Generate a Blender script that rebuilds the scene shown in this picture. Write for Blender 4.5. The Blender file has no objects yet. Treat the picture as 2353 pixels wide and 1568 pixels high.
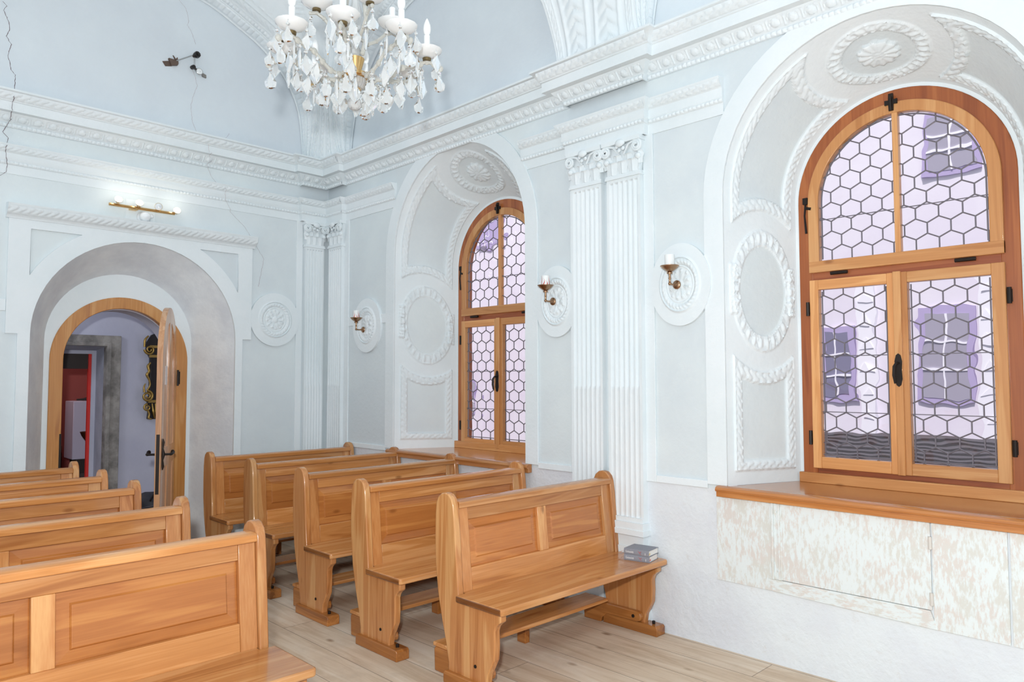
import bpy, math, random
import numpy as np
from mathutils import Vector, Matrix
from mathutils.geometry import tessellate_polygon
random.seed(7)
PI = math.pi
C = bpy.context.scene.collection
YB, XR = 6.797, 4.018          # inner faces of the door wall and of the window wall

# ------------------------------------------------------------------ mesh helpers
class M:
    def __init__(s):
        s.v = []; s.f = []; s.m = []
    def add(s, vs, fs, mi=0):
        o = len(s.v); s.v += [tuple(map(float, p)) for p in vs]
        s.f += [tuple(o + i for i in f) for f in fs]; s.m += [mi] * len(fs)
        return s
    def box(s, x0, x1, y0, y1, z0, z1, mi=0):
        vs = [(x0,y0,z0),(x1,y0,z0),(x1,y1,z0),(x0,y1,z0),(x0,y0,z1),(x1,y0,z1),(x1,y1,z1),(x0,y1,z1)]
        return s.add(vs, [(0,3,2,1),(4,5,6,7),(0,1,5,4),(1,2,6,5),(2,3,7,6),(3,0,4,7)], mi)
    def prism(s, poly, fn, a, b, mi=0, holes=()):
        """poly: 2D outline; fn(u,v,w) -> 3D; extruded from w=a to w=b (b = front face)."""
        loops = [list(poly)] + [list(h) for h in holes]
        tri = tessellate_polygon([[Vector((p[0], p[1], 0)) for p in l] for l in loops]) if holes else [tuple(range(len(poly)))]
        flat = [p for l in loops for p in l]; n = len(flat)
        vs = [fn(p[0], p[1], a) for p in flat] + [fn(p[0], p[1], b) for p in flat]
        fs = [tuple(t) for t in tri] + [tuple(n + i for i in reversed(t)) for t in tri]
        o = 0
        for l in loops:
            k = len(l)
            for i in range(k):
                j = (i + 1) % k
                fs.append((o+i, o+j, n+o+j, n+o+i))
            o += k
        return s.add(vs, fs, mi)
    def face(s, poly, fn, w, holes=(), mi=0):
        loops = [list(poly)] + [list(h) for h in holes]
        tri = tessellate_polygon([[Vector((p[0], p[1], 0)) for p in l] for l in loops])
        flat = [p for l in loops for p in l]
        return s.add([fn(p[0], p[1], w) for p in flat], [tuple(t) for t in tri], mi)
    def grid(s, P, mi=0, closed=False):
        """P: (n, m, 3) array of points; mi: int or (n-1, m-1) array"""
        P = np.asarray(P); n, m = P.shape[:2]; o = len(s.v)
        s.v += [tuple(p) for p in P.reshape(-1, 3).tolist()]
        arr = not isinstance(mi, int)
        for i in range(n - 1):
            for j in range(m if closed else m - 1):
                k = (j + 1) % m
                s.f.append((o+i*m+j, o+i*m+k, o+(i+1)*m+k, o+(i+1)*m+j))
                s.m.append(int(mi[i, j]) if arr else mi)
        return s
    def tube(s, pts, r, n=8, mi=0, cap=True, closed=False):
        pts = [Vector(p) for p in pts]; k = len(pts)
        rr = r if isinstance(r, (list, tuple)) else [r] * k
        rings = []; up = None
        for i, p in enumerate(pts):
            a = pts[i-1] if (i > 0 or closed) else p
            b = pts[(i+1) % k] if (i < k-1 or closed) else p
            t = (b - a).normalized()
            if up is None:
                up = Vector((0,0,1)) if abs(t.z) < .9 else Vector((1,0,0))
            u = t.cross(up).normalized(); w = u.cross(t).normalized(); up = w
            rings.append([p + (u*math.cos(2*PI*j/n) + w*math.sin(2*PI*j/n)) * rr[i] for j in range(n)])
        if closed: rings.append(rings[0])
        s.grid(np.array([[tuple(q) for q in rg] for rg in rings]), mi, closed=True)
        if cap and not closed:
            o = len(s.v)
            s.v += [tuple(q) for q in rings[0]] + [tuple(q) for q in rings[-1]]
            s.f += [tuple(range(o+n-1, o-1, -1)), tuple(range(o+n, o+2*n))]; s.m += [mi, mi]
        return s
    def stube(s, pts, r, n=8):
        k = len(pts); P = [np.array(p, float) for p in pts]; P = [2*P[0]-P[1]] + P + [2*P[-1]-P[-2]]; o = []; rr = []
        for i in range(1, k):
            p0, p1, p2, p3 = P[i-1:i+3]
            for j in range(6):
                t = j/6; o.append(.5*((2*p1)+(-p0+p2)*t+(2*p0-5*p1+4*p2-p3)*t*t+(-p0+3*p1-3*p2+p3)*t**3)); rr.append(r[i-1]*(1-t)+r[i]*t)
        o.append(P[-2]); rr.append(r[-1])
        return s.tube([tuple(q) for q in o], rr, n)
    def lathe(s, prof, c, n=16, mi=0, axis=(0,0,1), flute=0):
        """prof: [(r, h)], rotated about axis through c"""
        ax = Vector(axis).normalized(); q = Vector((0,0,1)).rotation_difference(ax); c = Vector(c)
        P = []
        for r, h in prof:
            ring = []
            for j in range(n):
                t = 2*PI*j/n; rr = r * (1 + flute * (j % 2))
                ring.append(tuple(c + q @ Vector((rr*math.cos(t), rr*math.sin(t), h))))
            P.append(ring)
        return s.grid(np.array(P), mi, closed=True)
    def ball(s, c, r, n=10, mi=0, sq=(1,1,1)):
        P = [[(c[0]+r*sq[0]*math.sin(a)*math.cos(b), c[1]+r*sq[1]*math.sin(a)*math.sin(b), c[2]+r*sq[2]*math.cos(a))
              for b in [2*PI*j/n for j in range(n)]] for a in [PI*i/(n//2+1) for i in range(n//2+2)]]
        return s.grid(np.array(P), mi, closed=True)
    def xf(s, fn):
        s.v = [tuple(fn(*p)) for p in s.v]; return s

def obj(name, m, mats, parent=None, smooth=30, bevel=0, kind=None, weld=False):
    me = bpy.data.meshes.new(name)
    off = Vector((0,0,0))
    me.from_pydata(m.v, [], m.f)
    if not isinstance(mats, (list, tuple)): mats = [mats]
    for x in mats: me.materials.append(x)
    if len(mats) > 1: me.polygons.foreach_set('material_index', m.m)
    import bmesh
    bm = bmesh.new(); bm.from_mesh(me)
    if weld: bmesh.ops.remove_doubles(bm, verts=bm.verts, dist=1e-5)
    bmesh.ops.recalc_face_normals(bm, faces=bm.faces)
    bm.to_mesh(me); bm.free()
    if smooth:
        me.polygons.foreach_set('use_smooth', [True]*len(me.polygons))
        me.set_sharp_from_angle(angle=math.radians(smooth))
    o = bpy.data.objects.new(name, me); C.objects.link(o)
    if parent is not None:
        o.parent = parent
        me.transform(Matrix.Translation(-world_loc(parent)))
    if bevel:
        b = o.modifiers.new('bevel', 'BEVEL'); b.width = bevel; b.segments = 2; b.limit_method = 'ANGLE'; b.angle_limit = math.radians(40)
        b.harden_normals = False
    if kind: o['kind'] = kind
    return o

def world_loc(o):
    l = Vector((0,0,0))
    while o is not None:
        l = l + o.location; o = o.parent
    return l

def tag(o, label, cat, group=None):
    o['label'] = label; o['category'] = cat
    if group: o['group'] = group
    return o

def thing(name, label, cat, loc, group=None):
    o = bpy.data.objects.new(name, None); C.objects.link(o); o.location = loc; o.empty_display_size = .1
    return tag(o, label, cat, group)

def struct(name, loc=(0,0,0), label=None, cat=None):
    o = bpy.data.objects.new(name, None); C.objects.link(o); o.location = loc; o['kind'] = 'structure'; o.empty_display_size = .1
    if label: o['label'] = label; o['category'] = cat
    return o

def sobj(name, m, mats, label, cat, **k):
    o = obj(name, m, mats, kind='structure', **k)
    o['label'] = label; o['category'] = cat
    return o

def dup(root, loc, label=None):
    r = root.copy(); C.objects.link(r); r.location = loc
    if label: r['label'] = label
    for ch in list(root.children):
        c = ch.copy(); C.objects.link(c); c.parent = r
        for g in list(ch.children):
            d = g.copy(); C.objects.link(d); d.parent = c
    return r

# plane maps: (u, v, w) -> world, w = distance out into the room
def onback(u, v, w): return (u, YB - w, v)
def onright(u, v, w): return (XR - w, u, v)

def arch(c, r, spring, bottom, n=32, step=None):
    """outline of an arched opening, from lower right (c+r) over the arch to lower left (c-r)"""
    pts = [(c + r, bottom)]
    pts += [(c + r*math.cos(t), spring + r*math.sin(t)) for t in [PI*i/n for i in range(n+1)]]
    pts += [(c - r, bottom)]
    return pts
def rect(u0, u1, v0, v1): return [(u0,v0),(u1,v0),(u1,v1),(u0,v1)]
def disc(c, z, r, n=40, sq=1): return [(c + r*sq*math.cos(2*PI*i/n), z + r*math.sin(2*PI*i/n)) for i in range(n)]

# ------------------------------------------------------------------ materials
def lin(h):
    c = [int(h[i:i+2], 16)/255 for i in (0,2,4)]
    return tuple(x/12.92 if x <= .04045 else ((x+.055)/1.055)**2.4 for x in c) + (1,)

def newmat(name):
    m = bpy.data.materials.new(name); m.use_nodes = True
    nt = m.node_tree; b = nt.nodes['Principled BSDF']
    return m, nt, b

def plain(name, col, rough=.6, metal=0, spec=.5, emit=None, estr=0, bump=0, bscale=40, coat=0):
    m, nt, b = newmat(name)
    b.inputs['Base Color'].default_value = lin(col) if isinstance(col, str) else col
    b.inputs['Roughness'].default_value = rough; b.inputs['Metallic'].default_value = metal
    b.inputs['Specular IOR Level'].default_value = spec
    b.inputs['Coat Weight'].default_value = coat
    if emit: b.inputs['Emission Color'].default_value = lin(emit); b.inputs['Emission Strength'].default_value = estr
    if bump:
        g = nt.nodes.new('ShaderNodeTexCoord'); t = nt.nodes.new('ShaderNodeTexNoise'); t.inputs['Scale'].default_value = bscale; t.inputs['Detail'].default_value = 4
        bu = nt.nodes.new('ShaderNodeBump'); bu.inputs['Strength'].default_value = bump; bu.inputs['Distance'].default_value = .02
        nt.links.new(g.outputs['Object'], t.inputs['Vector']); nt.links.new(t.outputs['Fac'], bu.inputs['Height']); nt.links.new(bu.outputs['Normal'], b.inputs['Normal'])
    return m

def node(nt, typ, **kw):
    n = nt.nodes.new(typ)
    for k, v in kw.items():
        if k in n.inputs: n.inputs[k].default_value = v
        else: setattr(n, k, v)
    return n

def ramp(nt, stops):
    r = nt.nodes.new('ShaderNodeValToRGB'); e = r.color_ramp.elements
    while len(e) < len(stops): e.new(.5)
    for i, (p, c) in enumerate(stops):
        e[i].position = p; e[i].color = lin(c) if isinstance(c, str) else c
    return r

def plaster(name, a, b_, scale=1.3, bump=.25, stain=None):
    """painted lime plaster: two close tones in soft clouds and a fine trowelled bump"""
    m, nt, b = newmat(name); L = nt.links.new
    g = node(nt, 'ShaderNodeTexCoord')
    t = node(nt, 'ShaderNodeTexNoise', Scale=scale, Detail=5.0, Roughness=.6)
    L(g.outputs['Object'], t.inputs['Vector'])
    r = ramp(nt, [(.38, b_), (.62, a)]); L(t.outputs['Fac'], r.inputs['Fac'])
    col = r.outputs['Color']
    if stain:
        t3 = node(nt, 'ShaderNodeTexNoise', Scale=9.0, Detail=7.0, Roughness=.75); L(g.outputs['Object'], t3.inputs['Vector'])
        r3 = ramp(nt, [(.60, (0,0,0,1)), (.75, (1,1,1,1))]); L(t3.outputs['Fac'], r3.inputs['Fac'])
        mx = node(nt, 'ShaderNodeMix', data_type='RGBA'); L(r3.outputs['Color'], mx.inputs['Factor']); L(col, mx.inputs['A']); mx.inputs['B'].default_value = lin(stain)
        mm = node(nt, 'ShaderNodeMath', operation='MULTIPLY'); mm.inputs[1].default_value = .45; L(r3.outputs['Color'], mm.inputs[0]); L(mm.outputs[0], mx.inputs['Factor'])
        col = mx.outputs['Result']
    L(col, b.inputs['Base Color'])
    b.inputs['Roughness'].default_value = .85; b.inputs['Specular IOR Level'].default_value = .2
    t2 = node(nt, 'ShaderNodeTexNoise', Scale=26.0, Detail=5.0); L(g.outputs['Object'], t2.inputs['Vector'])
    bu = node(nt, 'ShaderNodeBump', Strength=bump, Distance=.012); L(t2.outputs['Fac'], bu.inputs['Height']); L(bu.outputs['Normal'], b.inputs['Normal'])
    return m

def wood(name, light, mid, dark, axis=0, rough=.24, scale=1.0, coat=.5, knots=True):
    """varnished pine; grain runs along the given local axis"""
    m, nt, b = newmat(name); L = nt.links.new
    g = node(nt, 'ShaderNodeTexCoord'); oi = node(nt, 'ShaderNodeObjectInfo')
    mul = node(nt, 'ShaderNodeVectorMath', operation='SCALE'); mul.inputs[0].default_value = (9.1, 5.3, 7.7); L(oi.outputs['Random'], mul.inputs['Scale'])
    add = node(nt, 'ShaderNodeVectorMath', operation='ADD'); L(g.outputs['Object'], add.inputs[0]); L(mul.outputs['Vector'], add.inputs[1])
    sc = [11.0*scale]*3; sc[axis] = .8*scale
    mp = node(nt, 'ShaderNodeVectorMath', operation='MULTIPLY'); mp.inputs[1].default_value = sc; L(add.outputs['Vector'], mp.inputs[0])
    n1 = node(nt, 'ShaderNodeTexNoise', Scale=1.0, Detail=3.0, Roughness=.55, Distortion=.6); L(mp.outputs['Vector'], n1.inputs['Vector'])
    # annual rings: sine of the slow noise
    ml = node(nt, 'ShaderNodeMath', operation='MULTIPLY'); ml.inputs[1].default_value = 34; L(n1.outputs['Fac'], ml.inputs[0])
    sn = node(nt, 'ShaderNodeMath', operation='SINE'); L(ml.outputs[0], sn.inputs[0])
    sc2 = [160.0]*3; sc2[axis] = 3.0
    mp2 = node(nt, 'ShaderNodeVectorMath', operation='MULTIPLY'); mp2.inputs[1].default_value = sc2; L(add.outputs['Vector'], mp2.inputs[0])
    n2 = node(nt, 'ShaderNodeTexNoise', Scale=1.0, Detail=2.0); L(mp2.outputs['Vector'], n2.inputs['Vector'])
    ad = node(nt, 'ShaderNodeMath', operation='MULTIPLY_ADD'); ad.inputs[1].default_value = .075; L(sn.outputs[0], ad.inputs[0]); L(n1.outputs['Fac'], ad.inputs[2])
    ad2 = node(nt, 'ShaderNodeMath', operation='MULTIPLY_ADD'); ad2.inputs[1].default_value = .26; L(n2.outputs['Fac'], ad2.inputs[0]); L(ad.outputs[0], ad2.inputs[2])
    r = ramp(nt, [(.36, dark), (.60, mid), (.84, light)]); L(ad2.outputs[0], r.inputs['Fac'])
    col = r.outputs['Color']
    # tone of the individual board
    hsv = node(nt, 'ShaderNodeHueSaturation'); mr = node(nt, 'ShaderNodeMapRange'); mr.inputs['To Min'].default_value = .80; mr.inputs['To Max'].default_value = 1.08
    L(oi.outputs['Random'], mr.inputs['Value']); L(mr.outputs['Result'], hsv.inputs['Value']); L(col, hsv.inputs['Color']); col = hsv.outputs['Color']
    if knots:
        sc3 = [5.0]*3; sc3[axis] = 2.2
        mp3 = node(nt, 'ShaderNodeVectorMath', operation='MULTIPLY'); mp3.inputs[1].default_value = sc3; L(add.outputs['Vector'], mp3.inputs[0])
        vo = node(nt, 'ShaderNodeTexVoronoi', Scale=1.0); L(mp3.outputs['Vector'], vo.inputs['Vector'])
        rk = ramp(nt, [(.03, (1,1,1,1)), (.085, (0,0,0,1))]); L(vo.outputs['Distance'], rk.inputs['Fac'])
        mk = node(nt, 'ShaderNodeMath', operation='MULTIPLY'); mk.inputs[1].default_value = .6; L(rk.outputs['Color'], mk.inputs[0])
        mx = node(nt, 'ShaderNodeMix', data_type='RGBA'); L(mk.outputs[0], mx.inputs['Factor']); L(col, mx.inputs['A']); mx.inputs['B'].default_value = lin('7a4420'); col = mx.outputs['Result']
    L(col, b.inputs['Base Color'])
    b.inputs['Roughness'].default_value = rough; b.inputs['Coat Weight'].default_value = coat; b.inputs['Coat Roughness'].default_value = .12
    b.inputs['Specular IOR Level'].default_value = .4
    return m

def floorboards():
    m, nt, b = newmat('scrubbed_floorboards'); L = nt.links.new
    g = node(nt, 'ShaderNodeTexCoord'); s = node(nt, 'ShaderNodeSeparateXYZ'); L(g.outputs['Object'], s.inputs[0])
    W = .235
    dv = node(nt, 'ShaderNodeMath', operation='DIVIDE'); dv.inputs[1].default_value = W; L(s.outputs['X'], dv.inputs[0])
    fl = node(nt, 'ShaderNodeMath', operation='FLOOR'); L(dv.outputs[0], fl.inputs[0])
    fr = node(nt, 'ShaderNodeMath', operation='FRACT'); L(dv.outputs[0], fr.inputs[0])
    wn = node(nt, 'ShaderNodeTexWhiteNoise', noise_dimensions='1D'); L(fl.outputs[0], wn.inputs['W'])
    # butt joints at a different place on every board
    yo = node(nt, 'ShaderNodeMath', operation='MULTIPLY_ADD'); yo.inputs[1].default_value = 3.1; L(wn.outputs['Value'], yo.inputs[0]); L(s.outputs['Y'], yo.inputs[2])
    yd = node(nt, 'ShaderNodeMath', operation='DIVIDE'); yd.inputs[1].default_value = 3.3; L(yo.outputs[0], yd.inputs[0])
    yf = node(nt, 'ShaderNodeMath', operation='FRACT'); L(yd.outputs[0], yf.inputs[0])
    yfl = node(nt, 'ShaderNodeMath', operation='FLOOR'); L(yd.outputs[0], yfl.inputs[0])
    k = node(nt, 'ShaderNodeMath', operation='MULTIPLY_ADD'); k.inputs[1].default_value = 7.3; L(yfl.outputs[0], k.inputs[0]); L(fl.outputs[0], k.inputs[2])
    wn2 = node(nt, 'ShaderNodeTexWhiteNoise', noise_dimensions='1D'); L(k.outputs[0], wn2.inputs['W'])
    cb = node(nt, 'ShaderNodeCombineXYZ'); L(wn2.outputs['Value'], cb.inputs['Z'])
    off = node(nt, 'ShaderNodeVectorMath', operation='MULTIPLY_ADD'); off.inputs[1].default_value = (0,0,30); L(cb.outputs[0], off.inputs[0]); L(g.outputs['Object'], off.inputs[2])
    mp = node(nt, 'ShaderNodeVectorMath', operation='MULTIPLY'); mp.inputs[1].default_value = (16, 1.4, 1); L(off.outputs[0], mp.inputs[0])
    n1 = node(nt, 'ShaderNodeTexNoise', Scale=1.0, Detail=5.0, Roughness=.6, Distortion=.8); L(mp.outputs[0], n1.inputs['Vector'])
    a = node(nt, 'ShaderNodeMath', operation='MULTIPLY_ADD'); a.inputs[1].default_value = .22; L(wn2.outputs['Value'], a.inputs[0]); L(n1.outputs['Fac'], a.inputs[2])
    r = ramp(nt, [(.35, 'bda389'), (.6, 'd3bea7'), (.85, 'dfd0be')]); L(a.outputs[0], r.inputs['Fac'])
    # gaps
    def edge(src, w0):
        ab = node(nt, 'ShaderNodeMath', operation='SUBTRACT'); ab.inputs[1].default_value = .5; L(src, ab.inputs[0])
        aa = node(nt, 'ShaderNodeMath', operation='ABSOLUTE'); L(ab.outputs[0], aa.inputs[0])
        gt = node(nt, 'ShaderNodeMath', operation='GREATER_THAN'); gt.inputs[1].default_value = .5 - w0; L(aa.outputs[0], gt.inputs[0]); return gt.outputs[0]
    e1 = edge(fr.outputs[0], .010); e2 = edge(yf.outputs[0], .0007)
    mxe = node(nt, 'ShaderNodeMath', operation='MAXIMUM'); L(e1, mxe.inputs[0]); L(e2, mxe.inputs[1])
    # knots and scuffs
    mp3 = node(nt, 'ShaderNodeVectorMath', operation='MULTIPLY'); mp3.inputs[1].default_value = (6, 3.2, 1); L(off.outputs[0], mp3.inputs[0])
    vo = node(nt, 'ShaderNodeTexVoronoi', Scale=1.0); L(mp3.outputs[0], vo.inputs['Vector'])
    rk = ramp(nt, [(.06, (1,1,1,1)), (.16, (0,0,0,1))]); L(vo.outputs['Distance'], rk.inputs['Fac'])
    mk = node(nt, 'ShaderNodeMath', operation='MULTIPLY'); mk.inputs[1].default_value = .85; L(rk.outputs['Color'], mk.inputs[0])
    mx = node(nt, 'ShaderNodeMix', data_type='RGBA'); L(mk.outputs[0], mx.inputs['Factor']); L(r.outputs['Color'], mx.inputs['A']); mx.inputs['B'].default_value = lin('8d6f55')
    n3 = node(nt, 'ShaderNodeTexNoise', Scale=2.2, Detail=6.0, Roughness=.7); L(g.outputs['Object'], n3.inputs['Vector'])
    r3 = ramp(nt, [(.5, (0,0,0,1)), (.8, (1,1,1,1))]); L(n3.outputs['Fac'], r3.inputs['Fac'])
    m3 = node(nt, 'ShaderNodeMath', operation='MULTIPLY'); m3.inputs[1].default_value = .5; L(r3.outputs['Color'], m3.inputs[0])
    mx2 = node(nt, 'ShaderNodeMix', data_type='RGBA'); L(m3.outputs[0], mx2.inputs['Factor']); L(mx.outputs['Result'], mx2.inputs['A']); mx2.inputs['B'].default_value = lin('a48f7c')
    mg = node(nt, 'ShaderNodeMath', operation='MULTIPLY'); mg.inputs[1].default_value = .6; L(mxe.outputs[0], mg.inputs[0])
    mx4 = node(nt, 'ShaderNodeMix', data_type='RGBA'); L(mg.outputs[0], mx4.inputs['Factor']); L(mx2.outputs['Result'], mx4.inputs['A']); mx4.inputs['B'].default_value = lin('4f4236')
    L(mx4.outputs['Result'], b.inputs['Base Color'])
    b.inputs['Roughness'].default_value = .7; b.inputs['Specular IOR Level'].default_value = .25
    iv = node(nt, 'ShaderNodeMath', operation='SUBTRACT'); iv.inputs[0].default_value = 1; L(mxe.outputs[0], iv.inputs[1])
    bu = node(nt, 'ShaderNodeBump', Strength=.5, Distance=.006); L(iv.outputs[0], bu.inputs['Height']); L(bu.outputs['Normal'], b.inputs['Normal'])
    return m

def peeled(name, axis=2):
    """old boards: worn white paint over buff and pinkish wood, streaked along the grain"""
    m, nt, b = newmat(name); L = nt.links.new
    g = node(nt, 'ShaderNodeTexCoord')
    sc = [58.0, 58.0, 58.0]; sc[axis] = 20.0
    mp = node(nt, 'ShaderNodeVectorMath', operation='MULTIPLY'); mp.inputs[1].default_value = sc; L(g.outputs['Object'], mp.inputs[0])
    n = node(nt, 'ShaderNodeTexNoise', Scale=1.0, Detail=7.0, Roughness=.68); L(mp.outputs[0], n.inputs['Vector'])
    n2 = node(nt, 'ShaderNodeTexNoise', Scale=4.0, Detail=3.0); L(g.outputs['Object'], n2.inputs['Vector'])
    ad = node(nt, 'ShaderNodeMath', operation='MULTIPLY_ADD'); ad.inputs[1].default_value = .45; L(n2.outputs['Fac'], ad.inputs[0]); L(n.outputs['Fac'], ad.inputs[2])
    r = ramp(nt, [(.68, (0,0,0,1)), (.80, (1,1,1,1))]); L(ad.outputs[0], r.inputs['Fac'])
    n3 = node(nt, 'ShaderNodeTexNoise', Scale=7.0, Detail=2.0); L(g.outputs['Object'], n3.inputs['Vector'])
    r2 = ramp(nt, [(.42, 'cfc9bd'), (.56, 'd4c3b8')]); L(n3.outputs['Fac'], r2.inputs['Fac'])
    f = node(nt, 'ShaderNodeMath', operation='MULTIPLY'); f.inputs[1].default_value = .6; L(r.outputs['Color'], f.inputs[0])
    mx = node(nt, 'ShaderNodeMix', data_type='RGBA'); L(f.outputs[0], mx.inputs['Factor']); mx.inputs['A'].default_value = lin('e2e8e8'); L(r2.outputs['Color'], mx.inputs['B'])
    L(mx.outputs['Result'], b.inputs['Base Color']); b.inputs['Roughness'].default_value = .7
    bu = node(nt, 'ShaderNodeBump', Strength=.25, Distance=.004); L(n.outputs['Fac'], bu.inputs['Height']); L(bu.outputs['Normal'], b.inputs['Normal'])
    return m

def crystal(name, col, alpha, rough=.05):
    """cut glass as it reads in bright light: mostly clear, with milky facets and highlights"""
    m = bpy.data.materials.new(name); m.use_nodes = True; nt = m.node_tree; nt.nodes.clear(); L = nt.links.new
    o = node(nt, 'ShaderNodeOutputMaterial')
    d = node(nt, 'ShaderNodeBsdfDiffuse'); d.inputs['Color'].default_value = lin(col)
    tl = node(nt, 'ShaderNodeBsdfTranslucent'); tl.inputs['Color'].default_value = lin(col)
    g = node(nt, 'ShaderNodeBsdfGlossy', Roughness=rough); g.inputs['Color'].default_value = (1,1,1,1)
    t = node(nt, 'ShaderNodeBsdfTransparent'); t.inputs['Color'].default_value = (.96,.97,.97,1)
    a = node(nt, 'ShaderNodeMixShader', Fac=.15 if alpha > .85 else .4); L(d.outputs[0], a.inputs[1]); L(tl.outputs[0], a.inputs[2])
    b2 = node(nt, 'ShaderNodeMixShader', Fac=alpha); L(t.outputs[0], b2.inputs[1]); L(a.outputs[0], b2.inputs[2])
    lw = node(nt, 'ShaderNodeLayerWeight', Blend=.35); c = node(nt, 'ShaderNodeMixShader'); L(lw.outputs['Fresnel'], c.inputs['Fac']); L(b2.outputs[0], c.inputs[1]); L(g.outputs[0], c.inputs[2])
    L(c.outputs[0], o.inputs['Surface']); return m

def windowglass():
    """hand-made leaded glass, faintly lilac, with a slow ripple"""
    m = bpy.data.materials.new('leaded_glass'); m.use_nodes = True; nt = m.node_tree; nt.nodes.clear(); L = nt.links.new
    o = node(nt, 'ShaderNodeOutputMaterial'); g = node(nt, 'ShaderNodeTexCoord')
    n = node(nt, 'ShaderNodeTexNoise', Scale=9.0, Detail=.3); L(g.outputs['Object'], n.inputs['Vector'])
    bu = node(nt, 'ShaderNodeBump', Strength=1.0, Distance=.018); L(n.outputs['Fac'], bu.inputs['Height'])
    rf = node(nt, 'ShaderNodeBsdfRefraction', Roughness=0.0, IOR=1.06); rf.inputs['Color'].default_value = (.95,.93,.98,1); L(bu.outputs['Normal'], rf.inputs['Normal'])
    gl = node(nt, 'ShaderNodeBsdfGlossy', Roughness=.03); L(bu.outputs['Normal'], gl.inputs['Normal'])
    mx = node(nt, 'ShaderNodeMixShader', Fac=.05); L(rf.outputs[0], mx.inputs[1]); L(gl.outputs[0], mx.inputs[2])
    L(mx.outputs[0], o.inputs['Surface']); return m

WHITE = plaster('white_limewash', 'e7edf0', 'e0e8eb')
GREY = plaster('grey_lilac_plaster', 'dde5e7', 'd5dde1', scale=1.1)
LUN = plaster('pale_lunette_plaster', 'dde5ea', 'd6dde3', scale=.8)
REVEAL = plaster('brushed_grey_reveal', 'edf2f5', 'dbe0e6', scale=2.5)
DADO = plaster('stained_white_plaster', 'e2e7ea', 'd9dce2', scale=1.6, bump=.5, stain='c9c1b9')
PASS = plaster('lavender_passage_plaster', 'c2c3d0', 'b7b8c8')
CRACK = plain('plaster_crack', '7d6f74', .9)
CRACKF = plain('faint_plaster_crack', 'bdb1b4', .9)
PL, PM, PD = 'd89e66', 'c5854b', 'a96935'
WX = wood('varnished_pine_rail', PL, PM, PD, 0)
WZ = wood('varnished_pine_upright', 'd9a36a', 'c78750', 'ad6c39', 2)
WP = wood('varnished_pine_panel', 'ca8749', 'b8733b', 'a0602e', 0)
WY = wood('varnished_pine_foot', 'b9783c', 'a4662f', '864d20', 1)
ENDG = wood('dark_end_grain', '9a6233', '7d4a24', '5e3418', 1, rough=.2, knots=False)
SASHY = wood('light_larch_rail', 'dca46c', 'ce9058', 'bc7d47', 1, rough=.35, coat=.2)
SASHZ = wood('light_larch_stile', 'dca46c', 'ce9058', 'bc7d47', 2, rough=.35, coat=.2)
FRAMEZ = wood('red_brown_window_frame', 'ad6636', '9c562b', '8a4823', 2, rough=.35, coat=.3)
FRAMEY = wood('red_brown_transom', 'a96238', '984f2a', '7f3f20', 1, rough=.35, coat=.3)
SILL = wood('varnished_sill_board', 'cf9058', 'c07c43', 'ad6a36', 1, rough=.22, coat=.5)
DOORW = wood('door_pine', 'd09a60', 'c28649', 'ac7040', 2, rough=.32)
LEAFW = wood('door_leaf_pine', 'e0b48e', 'cf9a70', 'b27a50', 2, rough=.3, coat=.4)
FLOOR = floorboards()
PEEL = peeled('peeled_white_boards', 2); PEELH = peeled('peeled_white_rail', 1)
IRON = plain('black_wrought_iron', '2a2320', .5, .6)
STEEL = plain('galvanised_bolt', 'b8b8b8', .35, .9)
BRASS = plain('aged_brass', 'a8876a', .28, 1.0)
GOLD = plain('polished_brass', 'e2bb80', .25, 1.0)
LEAD = plain('lead_came', '77727a', .45, .3)
GLASS = windowglass()
CRY = crystal('cut_crystal', 'fdfefe', .58)
CRYD = crystal('clear_crystal', 'fcfdfd', .42)
MILK = crystal('milky_glass_plate', 'fbfcfc', .9, .15)
ARMG = crystal('glass_arm', 'f2f0e8', .8, .1)
CANDLE = plain('white_candle_sleeve', 'f4f5f5', .5)
CANDLEG = plain('white_candle_glass', 'edf0f0', .25, spec=.5)
FLAME = plain('red_flame_print', 'd8443c', .4)
WPLASTIC = plain('white_plastic', 'e6eaee', .4)
BULB = plain('lit_bulb', 'ffffff', .3, emit='fff6e2', estr=14)
DEADBULB = plain('unlit_spot_lens', 'dfe3e6', .1, .4)
BLACK = plain('black_enamel', '1d1716', .3)
RUST = plain('brown_steel_plate', '6e5c52', .55, .5)
DIAL = plain('white_dial', 'eef1f2', .3)
BOOKC = plain('grey_book_cloth', '8d8f98', .7, bump=.2, bscale=300)
PAPER = plain('white_page_block', 'eceae6', .8)
REDINK = plain('red_print', 'c23b34', .6)
WHINK = plain('white_print', 'f0f0f0', .6)
ORANGE = plain('orange_ribbon', 'e06a30', .5); YEL = plain('yellow_ribbon', 'e0c060', .5); RED = plain('red_ribbon', 'c02828', .5)
STONE = plaster('grey_sandstone', 'a09c96', '6f6c68', scale=5, bump=1.0)
STONEP = plaster('pale_stone_reveal', 'a9adba', '9a9eac', scale=3)
REDW = plain('red_painted_wall', 'a8544e', .7)
REDT = plain('bright_red_trim', 'd02a22', .5)
DARK = plain('dark_brown_wood', '2c211d', .5)
DARK2 = plain('dark_cushion_cloth', '33302f', .8)
DARK3 = plain('brown_stacked_plank', '6a3f34', .6)
CLOTH = plain('lilac_white_cloth', 'c9c4d8', .8)
GOLDL = plain('dull_gold_leaf', 'a88a4c', .38, .8)
BAGM = plain('black_nylon', '34343a', .6)
FACADE = plaster('lilac_house_render', 'f0ebf3', 'e9e2ee', scale=.8, bump=.1)
FWHITE = plain('white_quoin_render', 'f6f4fb', .8)
FLIL = plain('violet_window_surround', 'b9aad2', .7)
FDARK = plain('dark_house_window', '83809a', .2)
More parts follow.
